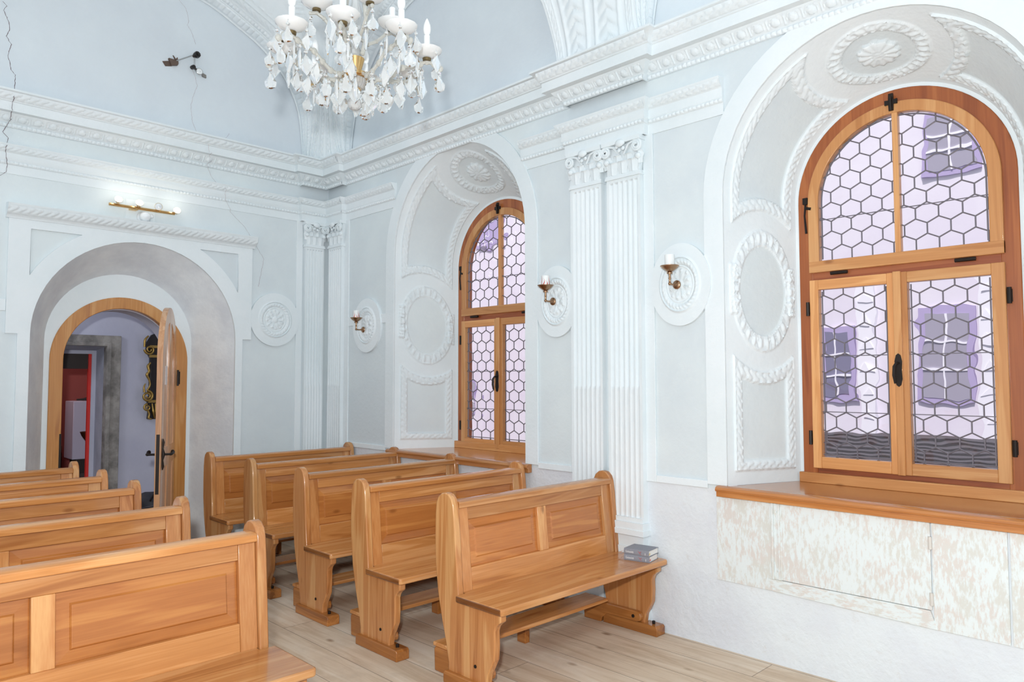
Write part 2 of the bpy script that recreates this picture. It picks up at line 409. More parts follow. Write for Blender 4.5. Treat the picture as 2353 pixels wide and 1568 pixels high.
FBROWN = plain('brown_house_shutter', '7a5a58', .6)
FGREY = plain('grey_house_window', 'aba6b6', .3)
SHING = plain('grey_brown_shingle', '7f7778', .8, bump=.8, bscale=14)
YARD = plain('grey_paving', '8f8f98', .9)

# ------------------------------------------------------------------ relief patterns: l = length along, b = 0..1 across
def pat_bead(p):
    def f(l, b):
        d = np.sqrt((((l / p) % 1) - .5)**2 + (b - .5)**2 * .9) * 2
        return np.sqrt(np.clip(1 - d*d, 0, 1))
    return f
def pat_egg(p):
    def f(l, b):
        u = (l / p) % 1 - .5
        d = np.sqrt((u/.25)**2 + ((b-.5)/.40)**2)
        egg = np.sqrt(np.clip(1 - d*d, 0, 1)) * .9
        ring = np.clip(1 - np.abs(d - 1.35)/.18, 0, 1) * .45 * (b > .12)
        dart = np.clip(1 - np.abs(np.abs(u) - .5)/.05, 0, 1) * .55
        return np.maximum(np.maximum(egg, ring), dart)
    return f
def pat_leaf(p):
    def f(l, b):
        u = (l / p + .35*np.sin(b*PI*2)) % 1
        s = np.abs(np.sin(u*PI))**.7 * (.35 + .65*np.sin(np.clip(b,0,1)*PI))
        v = np.clip(1 - np.abs(u - .5)/.07, 0, 1) * .3
        return np.clip(s - v, 0, 1)
    return f
def pat_tongue(p):
    def f(l, b):
        u = (l / p) % 1
        t = np.clip(np.sin(u*PI), 0, 1)**.35
        return t * np.clip((b - .04)/.25, 0, 1)**.5 * np.clip((1-b)/.08, 0, 1)
    return f

def strip(m, P0, P1, U, N, w, pat, h, step=.008, nb=8, phase=0):
    P0, P1, U, N = map(np.array, (P0, P1, U, N)); L = np.linalg.norm(P1 - P0); n = max(2, int(L/step))
    a = np.linspace(0, 1, n)[:, None]; b = np.linspace(0, 1, nb)[None, :]
    H = pat(a*L + phase, b) * h
    H[:, 0] = 0; H[:, -1] = 0
    m.grid(P0 + (P1-P0)*a[..., None] + U*w*b[..., None] + N*H[..., None])

def sweep(m, path, prof, mi=0):
    """path: plan polyline, room to its right-hand... offset p moves into the room; prof: [(p, z)]"""
    n = len(path); rings = []
    for i, p in enumerate(path):
        p = Vector(p)
        def nrm(a, b):
            d = (Vector(b) - Vector(a)).normalized(); return Vector((d.y, -d.x))
        if i == 0: o = nrm(path[0], path[1])
        elif i == n-1: o = nrm(path[-2], path[-1])
        else:
            n1, n2 = nrm(path[i-1], path[i]), nrm(path[i], path[i+1])
            o = (n1 + n2) / max(.2, 1 + n1.dot(n2))
        rings.append([(p.x + o.x*q, p.y + o.y*q, z) for q, z in prof])
    m.grid(np.array(rings), mi)
    for rg in (rings[0], rings[-1]):
        m.add(rg, [tuple(range(len(rg)))], mi)

def along(m, path, a, b, pat, h, step=.008, nb=8, trim=0):
    """ornament band on the slope from (p, z)=a to b along every straight run of the path"""
    n = len(path)
    for i in range(n-1):
        p, q = Vector(path[i]), Vector(path[i+1]); d = (q-p); L = d.length
        if L < .12: continue
        d.normalize(); nr = Vector((d.y, -d.x))
        e0 = e1 = 0.0
        def corner(j, s):
            if j < 0 or j+1 >= n-1+1: return 0
            return 0
        # at inner corners the band stops at the mitre
        if i > 0:
            pr = (Vector(path[i]) - Vector(path[i-1])).normalized(); c = pr.x*d.y - pr.y*d.x
            e0 = a[0]*(-1 if c > 0 else 1)*(1 if abs(c) > .5 else 0)
        if i < n-2:
            nx = (Vector(path[i+2]) - q).normalized(); c = d.x*nx.y - d.y*nx.x
            e1 = a[0]*(-1 if c > 0 else 1)*(1 if abs(c) > .5 else 0)
        P0 = p + d*e0 + nr*a[0]; P1 = q - d*e1 + nr*a[0]
        dv = Vector((nr.x*(b[0]-a[0]), nr.y*(b[0]-a[0]), b[1]-a[1])); w = dv.length; U = dv.normalized()
        N = Vector((d.x, d.y, 0)).cross(U); 
        if N.dot(Vector((nr.x, nr.y, 0))) < 0: N = -N
        k = .0015
        strip(m, (P0.x+N.x*k, P0.y+N.y*k, a[1]+N.z*k), (P1.x+N.x*k, P1.y+N.y*k, a[1]+N.z*k), U, N, w, pat, h, step, nb)

# ------------------------------------------------------------------ floor
m = M().box(-1.6, XR+.02, -2.2, 9.3, -.12, 0)
sobj('floor', m, FLOOR, 'pale scrubbed floorboards running up the aisle to the door', 'floor', smooth=0)

# ------------------------------------------------------------------ the two walls
DC, DR, DS = 2.2, .83, 1.965            # door niche: centre, half width, springing
W1 = dict(c=1.40, r=.825, s=2.715, wc=1.408, dz=0.0)
W2 = dict(c=4.745, r=.85, s=2.76, wc=4.715, dz=-.065)
SZ = .965                                # top of the sill boards
TOP = 5.75
m = M()
dn = arch(DC, DR, DS, 0.0)
outer = [(-1.6, 0)] + [(DC-DR, 0)] + list(reversed(dn))[1:-1] + [(DC+DR, 0), (XR+.02, 0), (XR+.02, TOP), (-1.6, TOP)]
m.face(outer, onback, 0)
for p in [(-1.6, XR+.02)]:
    m.face(rect(p[0], p[1], 3.84, TOP), onback, .0012, mi=1)
wall_back = sobj('wall_back', m, [GREY, LUN], 'grey-lilac plaster wall around the arched door', 'wall', smooth=0)
m = M()
holes = [arch(w['c'], w['r'], w['s'], SZ) for w in (W1, W2)]
lo = .94
upper = [(-2.2, lo), (YB, lo), (YB, TOP), (-2.2, TOP)]
m.face(upper, onright, 0, holes=holes)
m.face(rect(-2.2, YB, 0, lo), onright, .0, mi=1)
m.face(rect(-2.2, YB, 3.84, TOP), onright, .0012, mi=2)
sobj('wall_right', m, [GREY, DADO, LUN], 'white plaster wall with two arched window niches', 'wall', smooth=0)

# door niche: splayed reveal, then the flat white tympanum around the wooden frame
ND = .43
IR, IS = .615, 1.945
m = M()
a = np.array(dn); b = np.array(arch(DC-.02, IR, IS, 0.0))
P = np.stack([np.array([onback(u, v, 0) for u, v in a]), np.array([onback(u, v, -ND) for u, v in b])])
m.grid(np.linspace(P[0], P[1], 5))
obj('door_reveal', m, REVEAL, wall_back, smooth=40)
m = M()
FRo, FRi, FRs = .575, .472, 1.775       # wooden door frame radii, springing
fo = arch(DC-.02, FRo-.02, FRs, 0.0)
ring = list(arch(DC-.02, IR, IS, 0.0)) + list(reversed(fo))
m.face(ring, onback, -ND)
obj('door_tympanum', m, WHITE, wall_back, smooth=0)

# white raised slab round the door with ears and two sunk spandrels, and the carved hood
m = M()
slab = [(1.285, 0), (1.285, 1.965), (1.205, 1.965), (1.205, 2.875), (3.185, 2.875), (3.185, 1.985), (3.10, 1.985), (3.10, 0),
        (DC+DR, 0)] + dn[1:-1] + [(DC-DR, 0)]
def spandrel(sgn):
    R = DR + .135; cx = DC
    x1 = cx + sgn*.845; z1 = 2.80
    pts = []
    t0 = math.asin(min(.98, (z1-DS)/R)) if z1-DS < R else PI/2
    for i in range(13):
        t = .50 + (t0-.50)*i/12
        pts.append((cx + sgn*R*math.cos(t), DS + R*math.sin(t)))
    pts.append((x1, z1)); pts.append((x1, pts[0][1] - .02))
    return pts
m.prism(slab, onback, 0, .022, holes=[spandrel(-1), spandrel(1)])
obj('door_surround_slab', m, WHITE, wall_back, smooth=0, bevel=.003)
m = M()
hp = [(1.185, YB), (3.205, YB)]
sweep(m, hp, [(0,2.868),(.03,2.868),(.035,2.885),(.05,2.895),(.095,2.955),(.10,2.975),(.0,2.985)])
along(m, hp, (.05, 2.895), (.095, 2.955), pat_leaf(.055), .012, nb=10)
obj('door_hood', m, WHITE, wall_back, smooth=50)

# entablature ---------------------------------------------------------------
B = .05
full = [(-1.2, YB), (3.69, YB), (3.69, YB-B), (XR-B, YB-B), (XR-B, 6.44), (XR, 6.44), (XR, 3.44), (XR-B, 3.44), (XR-B, 2.77), (XR, 2.77), (XR, -1.6)]
corn = [(0,3.58),(.012,3.58),(.016,3.612),(.022,3.618),(.072,3.668),(.078,3.678),(.125,3.680),(.125,3.748),(.134,3.752),(.136,3.758),(.178,3.815),(.190,3.82),(.190,3.834),(0,3.842)]
m = M(); sweep(m, full, corn)
along(m, full, (.014, 3.582), (.017, 3.611), pat_bead(.033), .011, step=.0045, nb=6)
along(m, full, (.023, 3.619), (.071, 3.667), pat_egg(.105), .015, step=.007, nb=12)
along(m, full, (.137, 3.760), (.177, 3.813), pat_leaf(.062), .011, step=.007, nb=9)
sobj('trim_1', m, WHITE, 'white stucco cornice with egg-and-dart and bead rows along both walls', 'cornice', smooth=45)
arc_ = [(0,3.215),(.008,3.215),(.010,3.285),(.018,3.29),(.020,3.312),(.026,3.318),(.026,3.375),(.032,3.38),(.062,3.425),(.066,3.438),(0,3.442)]
def archi(name, path, label):
    m = M(); sweep(m, path, arc_)
    along(m, path, (.019, 3.289), (.021, 3.312), pat_bead(.030), .009, step=.0045, nb=6)
    along(m, path, (.033, 3.382), (.061, 3.423), pat_leaf(.05), .009, step=.006, nb=9)
    return sobj(name, m, WHITE, label, 'moulding', smooth=45)
archi('trim_2', full[:6] + [(XR, 5.58)], 'white beaded moulding under the cornice, running into the corner')
archi('trim_3', [(XR, 3.93), (XR, 3.44), (XR-B, 3.44), (XR-B, 2.77), (XR, 2.77), (XR, 2.21)], 'white beaded moulding on top of the twin pilasters')

# white raised bands of the window wall --------------------------------------
def slabs(name, items, wall, label, mat=WHITE, cat='moulding'):
    m = M()
    for poly, th in items: m.prism(poly, wall, 0, th)
    return sobj(name, m, mat, label, cat, smooth=0, bevel=.003)
def nichering(w, wd):
    return arch(w['c'], w['r']+wd, w['s'], SZ) + list(reversed(arch(w['c'], w['r'], w['s'], SZ)))
m = M()
for w in (W1, W2): m.prism(nichering(w, .13), onright, 0, .016)
sobj('trim_4', m, WHITE, 'white raised bands framing both arched window niches', 'moulding', smooth=0, bevel=.003)
m = M()
for u0, u1, v0, v1 in [(2.725,2.80,.94,3.22),(3.40,3.44,.94,3.22),(6.37,6.45,.94,3.22),
                       (2.356,2.724,.94,.985),(3.441,3.764,.94,.985),(5.726,6.369,.94,.985)]:
    m.prism(rect(u0,u1,v0,v1), onright, 0, .014)
for u0, u1 in [(2.356,2.724),(3.441,3.764),(5.726,6.369)]:
    m.prism(rect(u0,u1,2.135,2.225), onright, 0, .013)
m.prism(rect(3.655, 3.72, .0, 3.22), onback, 0, .014)
m.prism(rect(3.187, 3.654, 2.14, 2.23), onback, 0, .013); m.prism(rect(.6, 1.204, 2.14, 2.23), onback, 0, .013)
sobj('trim_5', m, WHITE, 'thin white bands edging the grey wall panels', 'moulding', smooth=0, bevel=.003)

# stucco medallions ----------------------------------------------------------
def medallion(name, c, z, fn, label, sq=1.0, seed=1):
    R = .262; n, k = 144, 56
    t = np.linspace(0, 2*PI, n, endpoint=False)[:, None]; r = np.linspace(0, 1, k)[None, :] * R
    H = np.full((n, k), .0245) + 0*t
    
    H += .010*np.exp(-((r-.172)/.006)**2) - .006*(r < .168)
    # wreath of overlapping leaves
    wr = np.clip(1 - np.abs(r-.146)/.020, 0, 1)
    H += wr**.5 * (.010 + .008*np.abs(np.sin(t*15 + r*70)))
    # inner boss with rays and blossoms
    H += .006*np.exp(-((r-.115)/.004)**2)
    H += np.clip(1 - np.abs(r-.062)/.045, 0, 1) * (.006 + .010*np.cos(t*4 + seed)**2 * np.abs(np.cos(t*22)))
    H += .014*np.sqrt(np.clip(1-(r/.03)**2, 0, 1))
    for q in range(12):
        a = 2*PI*q/12 + .1*seed; rr = .088 + .008*math.sin(q*2.1)
        d2 = (r*np.cos(t)-rr*math.cos(a))**2 + (r*np.sin(t)-rr*math.sin(a))**2
        H += .011*np.exp(-d2/.00012)
    H[:, -1] = -.004; r = r.copy(); r[0, -2] = r[0, -1]
    P = np.zeros((k, n, 3))
    for i in range(k):
        for j in range(n):
            P[i, j] = fn(c + r[0, i]*sq*math.cos(t[j, 0]), z + r[0, i]*math.sin(t[j, 0]), H[j, i])
    m = M(); m.grid(P, closed=True)
    return sobj(name, m, WHITE, label, 'medallion', smooth=60)
medallion('trim_6', 3.427, 2.193, onback, 'round stucco medallion beside the arched door', .97, 1)
medallion('trim_7', 2.525, 2.198, onright, 'round stucco medallion between the twin pilasters and the near window', .83, 2)
medallion('trim_8', 3.568, 2.170, onright, 'round stucco medallion between the far window and the twin pilasters', .80, 3)
medallion('trim_9', 6.03, 2.126, onright, 'round stucco medallion between the corner and the far window', .90, 4)

# pilasters -------------------------------------------------------------------
def pilaster(m, u0, u1, fn, zb=.70, zt=2.955, th=.05):
    w = u1-u0; nf = 6; n = 6*nf*2
    us = np.linspace(0, 1, 97); f = (us*(nf) + .0) % 1
    def prof(depth):
        x = np.clip((us-.06)/.88, 0, 1); f = (x*nf) % 1
        g = np.clip(1-((f-.5)/.36)**2, 0, 1)**.5 * ((us > .06) & (us < .94))
        return th - depth*g
    zs = [zb, 1.53, 1.545, 1.56, zt-.03, zt-.02, zt]
    ds = [.004, .004, .004, .014, .014, .0, .0]
    P = np.zeros((len(zs), 99, 3))
    for i, (z, d) in enumerate(zip(zs, ds)):
        h = prof(d)
        P[i, 0] = fn(u0, z, 0); P[i, 98] = fn(u1, z, 0)
        for j in range(97): P[i, j+1] = fn(u0 + w*us[j], z, h[j])
    m.grid(P)
    # base mouldings and pedestal
    for e, a, b, t in [(.0,zb-.03,zb,.062),(.012,zb-.075,zb-.03,.078),(.02,zb-.11,zb-.075,.085),(.0,.12,zb-.11,.055),(.02,0,.12,.075)]:
        m.prism(rect(u0-e, u1+e, a, b), fn, 0, t)
    m.prism(rect(u0+.04, u1-.04, .2, zb-.19), fn, .055, .064)
def capital(m, u0, u1, fn, zb=2.955, zt=3.215, th=.05):
    c = (u0+u1)/2; w = (u1-u0)/2
    m.prism(rect(u0-.008, u1+.008, zb, zb+.016), fn, 0, th+.012)
    m.prism(rect(u0-.004, u1+.004, zb+.016, zb+.03), fn, 0, th+.006)
    m.prism([(u0+.008,zb+.03),(u1-.008,zb+.03),(u1+.012,zt-.03),(u0-.012,zt-.03)], fn, 0, th)
    # abacus with a dip in the middle
    m.prism([(u0-.02,zt-.03),(c-.05,zt-.03),(c,zt-.022),(c+.05,zt-.03),(u1+.02,zt-.03),(u1+.02,zt),(u0-.02,zt)], fn, 0, th+.035)
    def blob(u, z, d, r, su=1, sz=1, sd=.6):
        P = np.array([[fn(u+r*su*math.sin(a)*math.cos(b), z+r*sz*math.cos(a), d+r*sd*math.sin(a)*math.sin(b)) for b in np.linspace(0,2*PI,10,endpoint=False)] for a in np.linspace(0,PI,8)])
        m.grid(P, closed=True)
    def leaf(u, z0, h, wd, d):
        rows = []
        for i in range(9):
            t = i/8; z = z0 + h*math.sin(t*PI*.62)/math.sin(PI*.5)*(1 if t < .8 else .97); out = d + .012*t + .022*max(0, t-.55)**1.2*2
            ww = wd*(.75 + .35*math.sin(t*PI))*(1-t**4*.75) * (1 + .12*math.cos(t*18))
            rows.append([fn(u+ww*q, z, out + .010*math.cos(q*PI/2)*(1-.5*abs(math.sin(q*9)))) for q in np.linspace(-1, 1, 9)])
        m.grid(np.array(rows))
    for q in (-.62, 0, .62): leaf(c + w*q, zb+.03, .085, w*.30, th)
    for q in (-.95, -.32, .32, .95): leaf(c + w*q, zb+.075, .085, w*.26, th-.004)
    # volutes
    for sgn in (-1, 1):
        cu, cz = c + sgn*(w-.012), zt-.068; pts = []
        for i in range(34):
            a = i/33*2.2*2*PI; r = .040*(1-i/33*.8)
            pts.append(fn(cu + sgn*r*math.sin(a), cz + r*math.cos(a), th+.020+.012*i/33))
        m.tube(pts, [.011-.004*i/33 for i in range(34)], 6)
        m.tube([fn(c+sgn*.02, zt-.10, th+.01), fn(c+sgn*w*.45, zt-.045, th+.02), fn(cu, cz+.04, th+.022)], .009, 6)
        blob(cu + sgn*.004, zt-.135, th+.008, .024, 1, .9, .8)
    blob(c, zt-.03, th+.036, .034, 1.1, .8, .5)
    for q in range(5):
        a = PI*2*q/5; blob(c+.030*math.cos(a), zt-.05+.030*math.sin(a), th+.03, .014)
def pil(name, u0, u1, fn, label, **k):
    m = M(); pilaster(m, u0, u1, fn, **k); capital(m, u0, u1, fn)
    return sobj(name, m, WHITE, label, 'pilaster', smooth=40)
pil('trim_10', 2.80, 3.075, onright, 'fluted pilaster of the pair, next to the near window panel')
pil('trim_11', 3.125, 3.40, onright, 'fluted pilaster of the pair, next to the far window panel')
pil('trim_12', 3.735, 3.945, onback, 'fluted corner pilaster on the door wall')
pil('trim_13', 6.45, 6.70, onright, 'fluted corner pilaster on the window wall')

# ------------------------------------------------------------------ window niches: carved reveal as one relief surface
def niche(name, w, label):
    c, r0, s0 = w['c'], w['r'], w['s']; dz = w['dz']
    c1, r1, s1 = w['wc'], .605, 2.70 + dz; D = .53
    SA = .72; JL = s0 - SZ; half = SA*PI/2 + JL
    ns = 640; nt_ = 92
    S = np.linspace(-half, half, ns)
    T = np.linspace(0, 1, nt_)
    # S>0 towards larger y (far jamb)
    ang = np.clip(S/SA, -PI/2, PI/2); js = np.clip((np.abs(S) - SA*PI/2)/JL, 0, 1)
    y0 = c + r0*np.sin(ang); z0 = s0 + r0*np.cos(ang) - js*(s0-SZ)
    y1 = c1 + r1*np.sin(ang); z1 = s1 + r1*np.cos(ang) - js*(s1-SZ)
    A = np.stack([np.full(ns, XR), y0, z0], -1); Bq = np.stack([np.full(ns, XR+D), y1, z1], -1)
    base = A[:, None, :]*(1-T[None, :, None]) + Bq[:, None, :]*T[None, :, None]
    dS = np.gradient(base, axis=0); dT = np.gradient(base, axis=1)
    N = np.cross(dT, dS); N /= np.linalg.norm(N, axis=-1, keepdims=True) + 1e-9
    cen = np.array([XR+.2, c, 2.0]); 
    sg = np.sign(np.sum(N*(cen-base), -1, keepdims=True)); N = N*np.where(sg == 0, 1, sg)
    s = S[:, None]; WID = .585; q = (T[None, :]-.5)*WID
    def ell(ss, qq, a, b):
        d = np.sqrt((ss/a)**2 + (qq/b)**2); return (d-1)*min(a, b)
    H = np.zeros((ns, nt_)); mat = np.zeros((ns, nt_), int)
    sj = SA*PI/2 + (s0-2.15)               # side oval centre
    dpan = np.abs(q) - .235
    dc = ell(s, q, .40, .345); dcr = ell(s, q, .27, .222)
    dj = ell(np.abs(s)-sj, q, .505, .40); djr = ell(np.abs(s)-sj, q, .375, .243)
    bot = np.abs(s) - (half-.085)
    dpan = np.broadcast_to(dpan, H.shape); bot = np.broadcast_to(bot, H.shape); dP = np.maximum(np.maximum(dpan, -dc), np.maximum(-dj, bot))     # inside panel < 0
    ph_st = s; ph_c = np.arctan2(q/.345, s/.40)*.37; ph_j = np.arctan2(q/.40, (np.abs(s)-sj)/.505)*.45; ph_b = q
    which = np.argmax(np.stack([np.broadcast_to(dpan, H.shape), -dc, -dj, np.broadcast_to(bot, H.shape)]), 0)
    ph = np.choose(which, [np.broadcast_to(ph_st, H.shape), ph_c, ph_j, np.broadcast_to(ph_b, H.shape)])
    bw = .056; bb = np.clip(-dP/bw, 0, 1); inb = (dP < 0) & (-dP < bw)
    H += np.where(inb, .006 + .011*pat_leaf(.056)(ph, bb), 0)
    H += .006*np.exp(-((dP+.002)/.004)**2) + .005*np.exp(-((dP+bw)/.004)**2)
    mat = np.where(dP < -bw-.004, 1, mat); H += np.where(dP < -bw, -.004, 0)
    for d, a, b, oval in ((dcr, .27, .222, 0), (djr, .375, .243, 1)):
        t_ = np.arctan2(q/b, (np.abs(s)-sj if oval else s)/a); peri = (a+b)/2
        bw2 = .058; be = np.clip(-d/bw2, 0, 1); ins = (d < 0) & (-d < bw2)
        pt = pat_egg(2*PI*peri/(26 if oval else 30))
        H += np.where(ins, .005 + .013*pt(t_*peri, be), 0)
        H += .007*np.exp(-((d+.001)/.004)**2) + .006*np.exp(-((d+bw2)/.004)**2)
        mat = np.where(d < -bw2-.004, 1, mat)
    # side ears of the oval frame
    ear = np.maximum(np.abs(np.abs(s)-sj)-.155 + 0*q, np.abs(np.abs(q)-.232)-.028 + 0*s)
    H += np.where(ear < 0, .007 + .009*np.abs(np.sin((np.abs(s)-sj)*PI/.031)), 0)
    # rosette at the crown
    rr = np.sqrt(s**2 + (q*1.15)**2); tt = np.arctan2(q*1.15, s); R = .105*(1+.07*np.cos(tt*12))
    lf = np.clip(1-(rr/R)**2, 0, 1)
    H += np.where(lf > 0, .010 + .016*lf**.5*(.55+.45*np.abs(np.cos(tt*6)))*np.clip(rr/.03, 0, 1) + .012*np.sqrt(np.clip(1-(rr/.022)**2, 0, 1)), 0)
    mat = np.where(lf > 0, 0, mat)
    edge = np.minimum(1, np.minimum(np.arange(nt_), np.arange(nt_)[::-1])/2.0)[None, :]
    P = base + N*(H*edge)[..., None]
    m = M(); m.grid(P, mat[:-1, :-1])
    # flat white rim that closes the niche against the wooden frame
    n2 = 48
    ro = arch(c1, r1+.004, s1, SZ, n2); ri = arch(c1, .565, s1, SZ, n2)
    m.face(ro + list(reversed(ri)), lambda u, v, ww: (XR+D-.004, u, v), 0)
    return sobj(name, m, [WHITE, GREY], label, 'window niche', smooth=60)
niche('trim_14', W1, 'carved stucco reveal of the near window with crown rosette')
niche('trim_15', W2, 'carved stucco reveal of the far window behind the pews')

# ------------------------------------------------------------------ windows
def hexlead(m, inside, y0, y1, z0, z1, X, pw=.118, ph=.0895, r=.0042, oy=0, oz=0):
    """net of lead cames clipped to the pane; inside(y, z) -> bool"""
    segs = set()
    a = ph*2/3
    j0, j1 = int((z0-oz)/ph)-2, int((z1-oz)/ph)+3
    for j in range(j0, j1):
        for i in range(int((y0-oy)/pw)-2, int((y1-oy)/pw)+3):
            cy = oy + (i + .5*(j % 2))*pw; cz = oz + j*ph
            vs = [(cy, cz+a), (cy+pw/2, cz+a/2), (cy+pw/2, cz-a/2), (cy, cz-a)]
            for k in range(3):
                p, q = vs[k], vs[k+1]
                segs.add((round(p[0],5), round(p[1],5), round(q[0],5), round(q[1],5)))
    def clip(p, q):
        N = 16; ok = [inside(p[0]+(q[0]-p[0])*t/N, p[1]+(q[1]-p[1])*t/N) for t in range(N+1)]
        if not any(ok): return None
        i0 = ok.index(True); i1 = N - ok[::-1].index(True)
        if i1 <= i0: return None
        f = lambda t: (p[0]+(q[0]-p[0])*t/N, p[1]+(q[1]-p[1])*t/N)
        return f(i0), f(i1)
    for s_ in segs:
        cl = clip(s_[:2], s_[2:])
        if cl:
            m.tube([(X, cl[0][0], cl[0][1]), (X, cl[1][0], cl[1][1])], r, 6)
    return m

def barY(m, y0, y1, z0, z1, x0, x1): m.box(x0, x1, y0, y1, z0, z1)
def onX(x): return lambda u, v, w: (x + w, u, v)

def window(name, w, label, seed):
    c, dz = w['wc'], w['dz']; X0 = XR + .53
    root = struct(name, (X0, c, SZ), label, 'window')
    zs = 2.70 + dz                      # springing of frame and sash
    def P(nm, m, mat, par=root, bevel=.004, **k): return obj(nm, m, mat, par, bevel=bevel, **k)
    # outer frame: jambs + arch, one piece; transom and bottom rail separate
    m = M()
    fo = arch(c, .585, zs, 1.02+dz, 40); fi = arch(c, .497, zs, 1.02+dz, 40)
    m.prism(fo + list(reversed(fi)), onX(X0-.012), 0, .09)
    P('frame', m, FRAMEZ)
    m = M().box(X0-.010, X0+.07, c-.50, c+.50, 2.195+dz, 2.275+dz); P('transom', m, FRAMEY)
    m = M().box(X0-.008, X0+.07, c-.50, c+.50, 1.0+dz, 1.075+dz); P('bottom_rail', m, FRAMEY)
    # upper arched sash
    XS = X0 - .034
    m = M()
    so = arch(c, .516, zs-.01, 2.258+dz, 40); si = arch(c, .452, zs-.01, 2.328+dz, 40)
    m.prism(so + list(reversed(si)), onX(XS), 0, .05)
    up = P('upper_sash', m, SASHZ)
    m = M().box(XS-.001, XS+.05, c-.516, c+.516, 2.258+dz, 2.328+dz); P('rail', m, SASHY, up)
    m = M().box(XS+.004, XS+.045, c-.016, c+.016, 2.32+dz, zs+.445); P('muntin', m, SASHZ, up)
    m = M(); m.face(arch(c, .46, zs-.01, 2.32+dz, 40), onX(XS+.032), 0); obj('glass', m, GLASS, up, smooth=0)
    ins = lambda y, z: (abs(y-c) < .455 and z > 2.325+dz and (z < zs-.01 or (y-c)**2 + (z-zs+.01)**2 < .455**2))
    m = M(); hexlead(m, ins, c-.46, c+.46, 2.3+dz, zs+.46, XS+.030, oy=c-.03+seed*.02, oz=2.36+dz)
    m.tube([(XS+.026, c-.452, 2.585+dz), (XS+.026, c+.452, 2.585+dz)], .003, 5)
    pts = arch(c, .440, zs-.01, 2.34+dz, 40); m.tube([(XS+.030, u, v) for u, v in pts], .0045, 6)
    obj('leading', m, LEAD, up, smooth=40)
    # two casements
    for sgn in (1, -1):
        m = M()
        ya, yb = (c+.022, c+.516) if sgn > 0 else (c-.516, c+.02)
        if sgn < 0: yb = c-.005+.02
        z0, z1 = 1.056+dz, 2.212+dz
        ga, gb = (c+.067, c+.462) if sgn > 0 else (c-.452, c-.042)
        g0, g1 = 1.125+dz, 2.150+dz
        for a_, b_ in ((ya, ga), (gb, yb)): m.box(XS, XS+.05, a_, b_, z0, z1)
        cs = P('casement', m, SASHZ)
        m = M(); m.box(XS-.0005, XS+.049, ga-.001, gb+.001, z0+.001, g0); m.box(XS-.0005, XS+.049, ga-.001, gb+.001, g1, z1-.001); P('rail', m, SASHY, cs)
        m = M(); m.face(rect(ga-.01, gb+.01, g0-.01, g1+.01), onX(XS+.034), 0); obj('glass', m, GLASS, cs, smooth=0)
        ins = lambda y, z, ga=ga, gb=gb: ga < y < gb and g0 < z < g1
        m = M(); hexlead(m, ins, ga, gb, g0, g1, XS+.032, oy=(ga+.06 if sgn < 0 else ga+.02), oz=1.16+dz)
        for zz in (1.40+dz, 1.74+dz): m.tube([(XS+.028, ga, zz), (XS+.028, gb, zz)], .0028, 5)
        m.tube([(XS+.032, ga+.012, g0+.012), (XS+.032, ga+.012, g1-.01)], .004, 6); m.tube([(XS+.032, gb-.012, g0+.012), (XS+.032, gb-.012, g1-.01)], .004, 6)
        m.tube([(XS+.032, ga, g0+.014), (XS+.032, gb, g0+.014)], .004, 6)
        obj('leading', m, LEAD, cs, smooth=40)
        if sgn < 0:
            m = M().box(XS-.014, XS+.002, c-.012, c+.030, z0-.002, z1+.004); P('cover_strip', m, SASHZ, cs)
            m = M(); hy, hx = c+.009, XS-.014
            m.prism([(hy-.02,1.60),(hy-.012,1.565),(hy,1.555),(hy+.012,1.565),(hy+.02,1.60),(hy+.017,1.65),(hy+.02,1.70),(hy+.012,1.735),(hy,1.745),(hy-.012,1.735),(hy-.02,1.70),(hy-.017,1.65)], lambda u, v, ww: (hx-ww, u, v+dz), 0, .006)
            m.tube([(hx-.004, hy, 1.69+dz), (hx-.035, hy, 1.69+dz), (hx-.045, hy+.008, 1.67+dz), (hx-.045, hy+.010, 1.62+dz), (hx-.040, hy+.006, 1.575+dz)], [.008,.008,.010,.011,.007], 8)
            P('handle', m, IRON, cs, bevel=0, smooth=40)
    def pin(y, z, r=.011, h=.085):
        m = M().tube([(X0-.028, y, z-h/2), (X0-.028, y, z+h/2)], r, 8); m.box(X0-.02, X0-.006, y-.012, y+.012, z-h/2+.01, z+h/2-.01); obj('hinge', m, IRON, root, smooth=40)
    for y in (c+.530, c-.530):
        for z in (2.035+dz, 1.24+dz): pin(y, z)
    for y in (c+.335, c-.335):
        m = M().tube([(X0-.03, y-.05, 2.245+dz), (X0-.03, y+.05, 2.245+dz)], .010, 8); obj('hinge', m, IRON, root, smooth=40)
    # top latch
    m = M(); yy = c+.012; zz = zs+.505; f = lambda u, v, ww: (XS-ww, u+yy, v+zz)
    m.prism([(-.012,-.05),(.012,-.05),(.014,-.012),(.034,-.014),(.034,.014),(.014,.012),(.012,.05),(-.012,.05),(-.014,.012),(-.034,.014),(-.034,-.014),(-.014,-.012)], f, 0, .012)
    m.tube([f(0,-.05,.015), f(0,.03,.02)], .008, 8); obj('latch', m, IRON, root, smooth=30)
    # stay on the far jamb
    m = M(); f = lambda u, v, ww: (X0-.02-ww, c+.530+u, v+2.60+dz)
    m.box(X0-.035, X0-.012, c+.517, c+.547, 2.695+dz, 2.735+dz); m.tube([f(0,.10,.01), f(.005,.02,.015), f(-.002,-.09,.012)], [.007,.006,.008], 6); m.tube([f(0,.07,.01), f(-.035,.06,.012)], .010, 6)
    obj('stay', m, IRON, root, smooth=30)
    # sill board with a rounded nose and the upstand behind it
    m = M()
    tl = (w['c']+w['r']-.003, w['c']-w['r']+.003); bl = (c+.60, c-.60)
    m.prism([(XR-.005, tl[0]), (X0+.02, bl[0]), (X0+.02, bl[1]), (XR-.005, tl[1])], lambda u, v, ww: (u, v, ww), SZ-.035, SZ)
